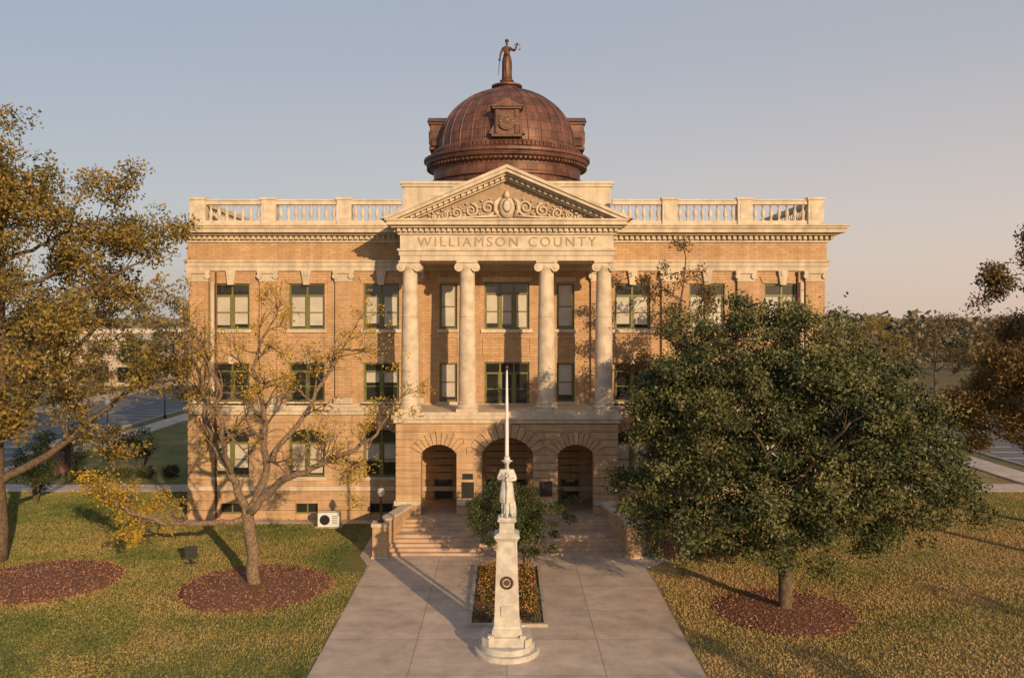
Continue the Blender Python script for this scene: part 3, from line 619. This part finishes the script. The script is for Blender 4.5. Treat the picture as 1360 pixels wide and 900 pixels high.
class Tree:
    def __init__(s,rng,up=.15,spread=.8): s.mb=MB(); s.tips=[]; s.r=rng; s.up=up; s.sp=spread
    def rv(s): return Vector((s.r.gauss(0,1),s.r.gauss(0,1),s.r.gauss(0,1)))
    def grow(s,p,d,L,r,lev,maxl):
        n=4; P=[p.copy()]; R=[r]; d=d.normalized()
        for i in range(n):
            d=(d+s.rv()*.18+Vector((0,0,s.up*.35))).normalized(); p=p+d*(L/n); P.append(p.copy()); R.append(max(r*(1-.6*(i+1)/n),.008))
        s.mb.tube(P,R,5 if r>.04 else 3)
        if lev<maxl:
            k=s.r.randint(3,4)
            for j in range(k):
                i=s.r.randint(1,n); dd=(P[i]-P[i-1]).normalized(); q=(dd+s.rv().normalized()*s.sp+Vector((0,0,s.up))).normalized()
                s.grow(P[i],q,L*s.r.uniform(.5,.8),R[i]*.75,lev+1,maxl)
        if lev>=maxl-0: s.tips+= [P[-1],P[2]]
        else: s.tips.append(P[-1])
    def limb(s,P,r0,r1,kids=8,L=2.2,maxl=2,t0=.3,crook=0.):
        Q=catmull(P); n=len(Q); R=[r0+(r1-r0)*i/(n-1) for i in range(n)]
        for i in range(1,n-1): Q[i]=Q[i]+s.rv()*max(min(.05,r0*.4),crook)
        s.mb.tube(Q,R,8)
        for k in range(kids):
            t=t0+(1-t0)*(k+s.r.random())/kids; i=min(n-2,max(1,int(t*(n-1)))); dd=(Q[i+1]-Q[i-1]).normalized()
            q=(dd*.6+s.rv().normalized()*s.sp+Vector((0,0,s.up))).normalized(); s.grow(Q[i],q,L*s.r.uniform(.7,1.2)*(1.15-.35*t),min(R[i]*.6,.09),1,maxl)
        s.grow(Q[-1],(Q[-1]-Q[-3]),L*.8,r1,1,maxl)
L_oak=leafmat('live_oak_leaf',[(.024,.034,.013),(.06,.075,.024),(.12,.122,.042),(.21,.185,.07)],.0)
L_yel=leafmat('pecan_leaf_autumn',[(.22,.18,.03),(.42,.30,.04),(.58,.38,.045),(.64,.42,.07)],.35)
L_flo=leafmat('flower_petal',[(.35,.05,.03),(.45,.12,.04),(.55,.32,.05),(.6,.42,.08)],.2)
L_big=leafmat('elm_leaf_autumn',[(.08,.085,.022),(.20,.165,.045),(.34,.235,.06),(.44,.27,.065)],.3)
L_brn=leafmat('brown_leaf',[(.06,.045,.02),(.12,.08,.033),(.20,.13,.048),(.27,.17,.05)],.25)
L_drk=leafmat('shrub_leaf',[(.018,.032,.01),(.04,.06,.018),(.075,.09,.028),(.12,.12,.04)],0)
L_mix=leafmat('background_leaf',[(.04,.042,.018),(.09,.08,.032),(.15,.11,.045),(.22,.14,.055)],0)
yt=empty('pecan_tree',(0,0,0)); T=Tree(random.Random(11),up=.12,spread=.85)
Y=-12.5
T.mb.tube(catmull([(-10.9,Y,-.1),(-10.92,Y,.15),(-11.03,Y,.8),(-10.97,Y,1.4),(-11.1,Y,2.2),(-11.25,Y,3.2)],4),[.52,.42,.35,.31]+[.28]*5+[.26]*11+[.27],12)
T.limb([(-11.25,Y,2.9),(-12.4,Y-.6,2.95),(-14.0,Y-1.0,3.0),(-15.5,Y-1.4,3.5),(-16.4,Y-1.5,4.1)],.15,.05,8,1.2,3,.4,.05)
T.limb([(-11.25,Y,3.1),(-12.1,Y+.4,4.8),(-13.2,Y+1,6.5),(-13.9,Y+1.8,8.7),(-14.6,Y+2,11)],.2,.04,12,1.9,3,.3,.07)
T.limb([(-11.2,Y,3.1),(-10.5,Y,5.1),(-10.35,Y-.6,7.6),(-10.6,Y-1,9.8),(-9.9,Y-1.2,11.4)],.2,.04,12,1.6,3,.3,.07)
T.limb([(-11.15,Y,3.2),(-9.6,Y-.5,4.7),(-7.9,Y-1,5.5),(-6.0,Y-1.2,6.4),(-4.9,Y-1.4,7.9)],.19,.04,11,1.5,3,.35,.07)
T.limb([(-10.5,Y,5.3),(-9.0,Y+1,7.4),(-7.8,Y+1.8,9.6),(-7.2,Y+2.1,10.8)],.14,.035,10,1.6,3,.3,.07)
T.limb([(-12.1,Y+.4,4.8),(-12.1,Y-1.,7.1),(-12.0,Y-2,9.5),(-12.8,Y-2.2,11.2)],.13,.035,10,1.7,3,.3,.07)
T.mb.build('trunk_and_branches',M['barkpale'],yt,smooth=True)
tp=[]
for p in T.tips:
    pr=.12
    if p.x<-14.3 and p.z<5.5: pr=1.
    elif p.x>-7 and p.z<8: pr=.5
    elif p.z>8.5 and p.x>-11.5: pr=.34
    if random.random()<pr: tp.append(tuple(p))
P_,T_=clumps(tp,[random.uniform(.2,.46) for _ in tp],125); leafmesh('leaves',P_,.125,T_,L_yel,yt)
print('yt tips',len(T.tips),len(P_))
def auto_tree(name,base,h,cr,tr,seed,lm,bark,dens=1.,cl=.8,leaf=.18,z0=.35,kids=7,maxl=2,n_l=120,up=.2,limbs=9,skew=(0,0)):
    r=random.Random(seed); t=Tree(r,up=up,spread=.8); e=empty(name,(0,0,0)); bx,by=base
    top=h*.92; tr_pts=[(bx,by,-.1),(bx+r.gauss(0,.1),by,h*.2),(bx+skew[0]*.3+r.gauss(0,.3),by+r.gauss(0,.3),h*.5),(bx+skew[0]*.7,by+skew[1],top*.93)]
    t.limb(tr_pts,tr,tr*.15,kids,cr*.35,maxl,.5)
    for k in range(limbs):
        f=(k+.5)/limbs; zz=h*(z0*.6+(.75-z0*.6)*f); a=k*2.4+r.gauss(0,.3); ln=cr*(1.05-.5*f)*r.uniform(.75,1.05)
        i=zz/h; sx=bx+skew[0]*i*.7; dx,dy=math.cos(a)*ln,math.sin(a)*ln; rise=ln*r.uniform(.35,.8)
        t.limb([(sx,by+skew[1]*i,zz),(sx+dx*.4,by+dy*.4,zz+rise*.35),(sx+dx*.75,by+dy*.75,zz+rise*.75),(sx+dx,by+dy,zz+rise*.95)],tr*(.5-.3*f),tr*.08,kids,cr*.3,maxl,.3,.05)
    t.mb.build('trunk_and_branches',M[bark],e,smooth=True)
    tp=[tuple(p) for p in t.tips if r.random()<dens and p.z<h*1.02]
    P,TT=clumps(tp,[r.uniform(.5,1.)*cl for _ in tp],n_l); leafmesh('leaves',P,leaf,TT,lm,e); print(name,len(t.tips),len(P))
    return e
auto_tree('elm_tree',(-24.4,-8.5),22,8.2,.45,3,L_big,'bark',dens=.95,cl=.95,leaf=.2,z0=.25,n_l=125,limbs=16,kids=7)
auto_tree('bare_elm_tree',(9.2,-5.5),17.2,3.2,.22,5,L_brn,'bark',dens=.8,cl=.5,leaf=.15,n_l=150,limbs=10,kids=6)
auto_tree('cedar_elm_tree',(27.0,-9.),18,4.4,.3,9,L_brn,'bark',dens=1,cl=.8,leaf=.17,n_l=170,limbs=12,kids=6)
auto_tree('autumn_oak_tree',(30.0,-1.),10.8,4.2,.3,12,L_big,'bark',dens=1,cl=.95,leaf=.18,z0=.55,n_l=170,limbs=10,kids=6)
# trees along the street behind the viewpoint (their shade reaches the foreground)
for bx,by_,h,cr,sd in ((25,-54.5,11.2,4.5,61),(38,-50,11.5,4.5,62),(11.5,-58,11.2,3.6,64),(-2,-60,11.5,3.6,65),(20,-68,14,4.5,66)): auto_tree('street_tree',(bx,by_),h,cr,.3,sd,L_mix,'bark',dens=.85,cl=1.,leaf=.4,z0=.25,n_l=42,limbs=9,kids=5,maxl=1)
bgs=[(-33,42,17,5.5,21,L_mix),(-27,34,14,4.5,22,L_drk),(-46,89,14,5,23,L_mix),(38.,62,12,5,25,L_mix),(60,55,12,6,26,L_brn),(62,36,11,5,27,L_mix),(62,75,12,6,35,L_mix),(61,95,12,6,36,L_big),(-59,72,9,4.,30,L_mix),(-59,90,10,4.5,31,L_drk),(70,50,11,6,33,L_mix),(75,66,12,6,37,L_brn),(-64,58,9,4.,38,L_mix),(-74,64,10,5,39,L_big)]
for bx,by_,h,cr,sd,lm in bgs: auto_tree('street_tree',(bx,by_),h,cr,.25,sd,lm,'bark',dens=.95,cl=1.15,leaf=.32,z0=.25,n_l=50,limbs=9,kids=5,maxl=1)
r=random.Random(5); Cn=[];Rn=[]
for k in range(1200):
    y=r.uniform(110,560); x=r.uniform(-1,1)*(y+50)*.75
    if 40<abs(x)<57 : continue
    if abs(x)<40 and y<130: continue
    if -82<x<-56 and y<135: continue
    h=r.uniform(5,12); 
    for j in range(5): Cn.append((x+r.gauss(0,2),y+r.gauss(0,2),h*r.uniform(.3,1))); Rn.append(r.uniform(2,3.4))
P_,T_=clumps(Cn,Rn,3.6); leafmesh('distant_trees',P_,1.3,T_,leafmat('distant_leaf',[(.10,.095,.06),(.14,.125,.08),(.19,.15,.09),(.24,.175,.10)],0),asp=.8)
oak=empty('live_oak_tree',(0,0,0)); T=Tree(random.Random(31),up=.1); OX,OY=11.05,-15.6
T.mb.tube(catmull([(OX,OY,-.1),(OX,OY,.2),(OX+.02,OY,1.2),(OX-.05,OY,2.4),(OX,OY,4.5)],4),[.42,.36,.31,.29]+[.27]*12+[.22],12)
for k in range(9):
    a=k*2*math.pi/9; ln=4.6
    T.limb([(OX,OY,2.2+.25*k),(OX+math.cos(a)*ln*.4,OY+math.sin(a)*ln*.4,3.6+.35*k),(OX+math.cos(a)*ln,OY+math.sin(a)*ln,4.6+.5*k)],.14,.04,4,1.2,1)
T.mb.build('trunk_and_branches',M['bark'],oak,smooth=True)
ell=[((10.5,OY,6.9),(5.5,5.2,4.0)),((10.3,OY+.3,9.2),(3.9,3.8,3.2)),((14.4,OY+.5,5.4),(4.1,4.0,2.7)),((9.3,OY-.3,4.7),(5.1,4.6,2.5)),((12.8,OY,7.8),(3.9,4,3.2)),((17.0,OY+1,4.6),(2.3,2.2,1.4)),((11.5,OY-1.,3.4),(3.2,3.2,1.4)),((7.6,OY,8.0),(2.6,2.6,2.2)),((6.6,OY,3.6),(2.0,2,1.6))]
Cn=[];Rn=[];r=random.Random(8)
while len(Cn)<680:
    c,rr=r.choice(ell[:5]+ell[7:8] if r.random()<.85 else ell); v=Vector((r.gauss(0,1),r.gauss(0,1),r.gauss(0,1))).normalized()
    f=r.uniform(.74,1.03)*(1+.08*math.sin(v.x*7+v.z*5+c[0])+.07*math.sin(v.y*9+v.z*6+c[2]))
    p=(c[0]+v.x*rr[0]*f,c[1]+v.y*rr[1]*f,c[2]+v.z*rr[2]*f)
    if any(sum(((p[i]-cc[i])/rc[i])**2 for i in range(3))<.48 for cc,rc in ell): continue
    Cn.append(p); Rn.append(r.uniform(.3,.85))
P_,T_=clumps(Cn,Rn,560,flat=.62,sd=.13,lo=.15,hi=.85)
k=7000; idx=RNG.integers(0,len(Cn),k); cc=np.array(Cn)[idx]; d=RNG.normal(size=(k,3)); d/=np.linalg.norm(d,axis=1)[:,None]; sp_=cc+d*(np.array(Rn)[idx]*RNG.uniform(1.,1.45,k))[:,None]
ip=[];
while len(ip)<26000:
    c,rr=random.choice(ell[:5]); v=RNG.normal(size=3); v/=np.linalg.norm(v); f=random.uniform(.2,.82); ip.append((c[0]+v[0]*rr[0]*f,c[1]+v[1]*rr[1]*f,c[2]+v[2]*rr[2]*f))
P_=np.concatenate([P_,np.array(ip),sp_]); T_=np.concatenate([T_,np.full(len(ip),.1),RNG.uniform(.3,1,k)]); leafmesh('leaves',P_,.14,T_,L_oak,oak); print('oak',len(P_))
sh=empty('yaupon_tree',(0,0,0)); T=Tree(random.Random(4),up=.3)
for k in range(6):
    a=k*1.05; T.limb([(.9,-10.5,0),(.9+math.cos(a)*.35,-10.5+math.sin(a)*.3,1.1),(.6+math.cos(a)*1.3,-10.5+math.sin(a)*1.1,2.4)],.06,.02,4,.6,1)
T.mb.build('stems',M['barkpale'],sh,smooth=True)
Cn=[(.45+r.gauss(0,.95),-10.6+r.gauss(0,.75),2.6+r.gauss(0,.65)) for _ in range(130)]
P_,T_=clumps(Cn,[r.uniform(.25,.5) for _ in Cn],1500); leafmesh('leaves',P_,.10,T_,L_drk,sh)
bed=empty('flower_bed',(0,0,0)); a=MB(); a.slab([(-1.35,-17.2),(1.4,-17.2),(1.4,-9.6),(-1.35,-9.6)],.0,.10); a.build('soil',M['mulch'],bed)
a=MB()
for (x0,x1,y0,y1) in ((-1.5,-1.35,-17.35,-9.45),(1.4,1.55,-17.35,-9.45),(-1.35,1.4,-17.35,-17.2),(-1.35,1.4,-9.6,-9.45)): a.box(x0,x1,y0,y1,0,.15)
a.build('edging',M['kerb'],bed)
Cn=[(r.uniform(-1.15,1.2),r.uniform(-17,-9.8),r.uniform(.12,.35)) for _ in range(130)]
P_,T_=clumps(Cn,[r.uniform(.15,.34) for _ in Cn],1500); leafmesh('plants',P_,.07,T_,L_drk,bed)
P2=np.array([(r.uniform(-1.2,1.25),r.uniform(-17,-9.8),r.uniform(.35,.62)) for _ in range(2600)]); leafmesh('flowers',P2,.07,RNG.uniform(0,1,2600),L_flo,bed)
fp=empty('flagpole',(0,-18.0,0)); a=MB(); a.rev([(.16,0),(.16,.1),(.1,.2),(.085,1),(.08,6.),(.06,8.3),(.03,9.75)],(0,0,0),16); a.build('pole',M['white'],fp,smooth=True)
a=MB(); a.rev([(.02,9.75),(.06,9.79),(.07,9.85),(.05,9.91),(.01,9.94)],(0,0,0),12); a.build('finial_ball',M['bronze'],fp,smooth=True)
CH=leafmat('wood_chip',[(.12,.055,.032),(.25,.115,.07),(.36,.18,.11),(.46,.27,.17)],0,.9)
rings=[(-10.9,-12.5,3.2),(11.05,-15.6,2.7),(-20.6,-11.6,3.3),(9.4,-6.3,2.3)]
def ring(x,y,R,seed,oval=1.):
    rr=random.Random(seed); e=empty('mulch_bed',(x,y,0)); a=MB(); n=48; ph=[rr.uniform(0,6) for _ in range(4)]
    f=lambda an,z:1+.03*math.sin(3*an+ph[0])+.025*math.sin(5*an+ph[1])+.012*math.sin(11*an+ph[2])
    a.rev([(R,.005),(R*.96,.06),(R*.8,.10),(R*.4,.16),(.3,.22)],(0,0,0),n,fold=f,sy=oval); a.build('mulch',M['mulch'],e,smooth=True)
    k=int(R*R*420); an=RNG.uniform(0,2*math.pi,k); ra=R*1.04*np.sqrt(RNG.uniform(0,1,k)); P=np.stack([ra*np.cos(an),ra*np.sin(an)*oval,.2-.14*ra/R+RNG.uniform(0,.03,k)],1)
    leafmesh('wood_chips',P,.12,RNG.uniform(0,1,k),CH,e,asp=.35,up=0)
for i,(x,y,R_) in enumerate(rings): ring(x,y,R_,i+1)
# smooth value noise for the lawn patches
_g=RNG.uniform(-1,1,(80,80))
def vnoise(X,Yy,s):
    u=(X+60)/s; v=(Yy+60)/s; i=np.floor(u).astype(int)%79; j=np.floor(v).astype(int)%79; a=u-np.floor(u); b=v-np.floor(v); a=a*a*(3-2*a); b=b*b*(3-2*b)
    return (_g[i,j]*(1-a)+_g[i+1,j]*a)*(1-b)+(_g[i,j+1]*(1-a)+_g[i+1,j+1]*a)*b
def grass(name,x0,x1,y0,y1,n,material,bias):
    P=np.stack([RNG.uniform(x0,x1,n),RNG.uniform(y0,y1,n)],1); X,Yy=P[:,0],P[:,1]
    keep=(abs(X)<.62*(Yy+50)+1)&(abs(X)>6.6+.12*np.sin(Yy*2.3)*np.sin(Yy*.9))&~((abs(X)<7.9)&(Yy>-10.2))
    for (cx,cy,R_) in rings: keep&=((X-cx)**2+(Yy-cy)**2>(R_*.985)**2)
    keep&=~((Yy>-1.1)&(abs(X)<19)); P=P[keep]; X,Yy=P[:,0],P[:,1]; n=len(P)
    big=.5*vnoise(X,Yy,5.3)+.4*vnoise(X+7,Yy+3,2.1)+.3*vnoise(X+1,Yy+9,.9)
    tint=bias+.55*big+RNG.normal(0,.12,n)
    a=RNG.uniform(0,2*math.pi,n); w=RNG.uniform(.015,.04,n); h=RNG.uniform(.03,.08,n); tx=RNG.normal(0,.03,n); ty_=RNG.normal(0,.03,n)
    V=np.zeros((n,4,3)); dx,dy=np.cos(a)*w,np.sin(a)*w
    V[:,0]=np.stack([X-dx,Yy-dy,np.full(n,.0)],1); V[:,1]=np.stack([X+dx,Yy+dy,np.full(n,.0)],1)
    V[:,2]=np.stack([X+dx*.4+tx,Yy+dy*.4+ty_,h],1); V[:,3]=np.stack([X-dx*.4+tx,Yy-dy*.4+ty_,h],1)
    print(name,n); return quadmesh(name,V,tint,material)
G_=leafmat('grass_blade',[(.09,.125,.035),(.17,.195,.05),(.28,.245,.075),(.40,.29,.11),(.46,.31,.15)],.15)
grass('grass',-34,-6.4,-24,7.8,250000,G_,.36); grass('grass.001',6.4,36,-24,7.8,250000,G_,.66)
def flood(x,y,s=1):
    e=empty('floodlight',(x,y,0)); a=MB(); a.box(-.25,.25,-.2,.2,0,.06); a.tube([(0,0,.06),(0,0,.3)],[.04,.04],8)
    a.box(-.3,-.27,-.05,.05,.25,.5); a.box(.27,.3,-.05,.05,.25,.5); a.box(-.3,.3,-.04,.04,.25,.29)
    a.prism([(-.27,.36),(.27,.36),(.27,.78),(-.27,.78)],-.12,.12); a.prism([(-.3,.74),(.3,.74),(.3,.8),(-.3,.8)],-.14,.22); a.build('housing',M['black'],e,bevel=.01); e.rotation_euler=(0,0,.3)
flood(-15.0,-8.9); flood(-23.4,3.5)
e=empty('air_conditioner_unit',(-9.9,-1.7,0)); a=MB(); a.box(-.75,.75,-.35,.35,0,.08); a.build('pad',M['kerb'],e)
a=MB(); a.box(-.6,.6,-.28,.28,.08,.85); a.build('case',M['white'],e,bevel=.02)
a=MB(); a.rev([(.28,-.30),(.28,-.285)],(-.2,0,.46),24,'y'); 
for q in range(5): a.box(.2,.5,-.292,-.283,.25+q*.1,.28+q*.1)
a.build('fan_grille',M['black'],e)
def shrub(name,x,y,h,w,seed,lm,stem=.3):
    rr=random.Random(seed); e=empty(name,(x,y,0)); a=MB()
    for k in range(4): a.tube([(0,0,0),(rr.gauss(0,w*.15),rr.gauss(0,w*.15),h*.4),(rr.gauss(0,w*.3),rr.gauss(0,w*.3),h*.7)],[.07,.05,.02],6)
    a.build('stems',M['bark'],e)
    Cn=[]
    for k in range(60):
        v=Vector((rr.gauss(0,1),rr.gauss(0,1),rr.gauss(0,1))).normalized()*rr.uniform(.5,.95); zc=h*(stem+1)/2; Cn.append((v.x*w/2,v.y*w/2,zc+v.z*h*(1-stem)/2))
    P,TT=clumps(Cn,[rr.uniform(.12,.2)*w for _ in Cn],300); leafmesh('leaves',P,.13,TT,lm,e)
for x,y,h,w,sd in ((-31.5,13.5,4.2,2.6,41),(-29.3,14.5,3.8,2.4,42),(-27.6,15.5,3.6,2.4,43),(-29.4,4.,4.,2.8,44),(-35,16,3.2,2.2,45)): shrub('holly_shrub',x,y,h,w,sd,L_drk,.2)
for k in range(5): shrub('low_hedge_plant',-31+k*1.6,12.2+.3*k,.9,1.4,50+k,L_drk,0.)
e=empty('brick_pillar_sign',(-33.2,14.5,0)); a=MB(); a.box(-.5,.5,-.5,.5,0,2.1); a.build('pillar',M['redbrick'],e); a=MB(); a.box(-.6,.6,-.6,.6,2.1,2.3); a.prism([(-.6,2.3),(.6,2.3),(0,2.7)],-.6,.6); a.build('cap',M['stone'],e)
def shop(x0,x1,y0,y1,h,m,seed):
    e=empty('shop_building'); a=MB(); a.box(x0,x1,y0,y1,0,h); a.build('walls',M[m],e); g=MB(); c=MB(); s=1 if x1<0 else -1; xf=x1 if x1<0 else x0
    n=int((y1-y0)/3.2)
    for i in range(n):
        yc=y0+(i+.5)*(y1-y0)/n
        for z0,z1,w in ((.6,3.2,1.2),(5.2,7.0,.55)):
            aa,b=sorted((xf+s*.02,xf+s*.05)); g.box(aa,b,yc-w,yc+w,z0,z1); aa,b=sorted((xf,xf+s*.15)); c.box(aa,b,yc-w-.15,yc+w+.15,z1,z1+.25); c.box(aa,b,yc-w-.1,yc+w+.1,z0-.15,z0)
    n=int((x1-x0)/3.2)
    for i in range(n):
        xc=x0+(i+.5)*(x1-x0)/n
        for z0,z1,w in ((.6,3.2,1.2),(5.2,7.0,.55)):
            g.box(xc-w,xc+w,y0-.05,y0-.02,z0,z1); c.box(xc-w-.15,xc+w+.15,y0-.15,y0,z1,z1+.25)
    c.box(x0-.3,x1+.3,y0-.3,y1+.3,h-.5,h-.2); c.box(x0-.15,x1+.15,y0-.15,y1+.15,h-.199,h+.3)
    aw=MB(); aa,b=sorted((xf,xf+s*2.2)); aw.box(aa,b,y0,y1,3.6,3.8); aw.build('awning',M['redbrick'],e)
    g.build('windows',M['glass'],e); c.build('cornice_and_trim',M['stone2'],e)
shop(-78,-62.5,96,114,8,'shop2',2); shop(-82,-62.5,116,134,9,'shop1',3)
for x,y in ((-36.9,30.),(-39.5,10),(-39.5,50),(-58,40),(39.4,30),(39.4,4)):
    e=empty('street_lamp',(x,y,0)); a=MB(); a.rev([(.18,0),(.18,.3),(.08,.5),(.05,3.3),(.08,3.4)],(0,0,0),12); a.build('post',M['black'],e,smooth=True)
    a=MB(); a.rev([(.08,3.4),(.22,3.6),(.24,3.9),(.1,4.15)],(0,0,0),14); a.build('globe',M['white'],e,smooth=True)
n=5000; P=np.stack([RNG.uniform(-30,30,n),RNG.uniform(-24,2,n),np.full(n,.07)],1); P=P[(abs(P[:,0])>7.8)]; leafmesh('fallen_leaves',P,.10,RNG.uniform(0,1,len(P)),L_brn,up=0)
# ================================================================ LIGHT / CAMERA
EL=math.radians(15); AZ=math.radians(27)
w=D.worlds.new('World'); C.scene.world=w; w.use_nodes=True; nt=w.node_tree; bg=nt.nodes['Background']
sky=nt.nodes.new('ShaderNodeTexSky'); sky.sky_type='NISHITA'; sky.sun_disc=False; sky.sun_elevation=EL; sky.sun_rotation=math.pi-AZ
sky.air_density=1.; sky.dust_density=2.5; sky.ozone_density=1.; sky.altitude=200
# evening haze mixed with the sky model: paler towards the horizon, pinker towards +X
tc=N(nt,'ShaderNodeTexCoord'); sp=N(nt,'ShaderNodeSeparateXYZ'); nt.links.new(tc.outputs['Generated'],sp.inputs[0])
def ramp(cols):
    r_=N(nt,'ShaderNodeValToRGB'); e_=r_.color_ramp.elements
    while len(e_)<len(cols): e_.new(.5)
    for i,(p,c) in enumerate(cols): e_[i].position=p; e_[i].color=rgba(c)
    nt.links.new(sp.outputs['Z'],r_.inputs['Fac']); return r_
ra=ramp([(0,(.56,.52,.50)),(.10,(.52,.52,.53)),(.28,(.42,.46,.54)),(.7,(.31,.38,.51))])
rb=ramp([(0,(.82,.62,.50)),(.10,(.72,.60,.54)),(.28,(.50,.50,.54)),(.7,(.33,.39,.51))])
mr=N(nt,'ShaderNodeMapRange'); mr.inputs['From Min'].default_value=-.5; mr.inputs['From Max'].default_value=.5; nt.links.new(sp.outputs['X'],mr.inputs['Value'])
mx=N(nt,'ShaderNodeMixRGB'); nt.links.new(mr.outputs[0],mx.inputs[0]); nt.links.new(ra.outputs[0],mx.inputs[1]); nt.links.new(rb.outputs[0],mx.inputs[2])
sc=N(nt,'ShaderNodeVectorMath',operation='SCALE'); sc.inputs['Scale'].default_value=1/.12; nt.links.new(mx.outputs[0],sc.inputs[0])
m2=N(nt,'ShaderNodeMixRGB'); m2.inputs[0].default_value=.8; nt.links.new(sky.outputs[0],m2.inputs[1]); nt.links.new(sc.outputs[0],m2.inputs[2])
nt.links.new(m2.outputs[0],bg.inputs[0]); bg.inputs[1].default_value=.12
sd=D.lights.new('sun','SUN'); sd.energy=4.7; sd.angle=math.radians(.5); sd.color=(1,.69,.39)
so=D.objects.new('sun',sd); link(so); v=Vector((math.sin(AZ)*math.cos(EL),-math.cos(AZ)*math.cos(EL),math.sin(EL))); so.rotation_euler=v.to_track_quat('Z','Y').to_euler()
cam=D.cameras.new('camera'); co=D.objects.new('camera',cam); link(co); co.location=(0,-50,11.74); co.rotation_euler=(math.pi/2,0,0)
cam.lens=36*1150/1360; cam.sensor_width=36; cam.shift_x=.005; cam.shift_y=-30/1360; cam.clip_end=6000; C.scene.camera=co
C.scene.view_settings.view_transform='Standard'; C.scene.view_settings.look='None'; C.scene.view_settings.exposure=0
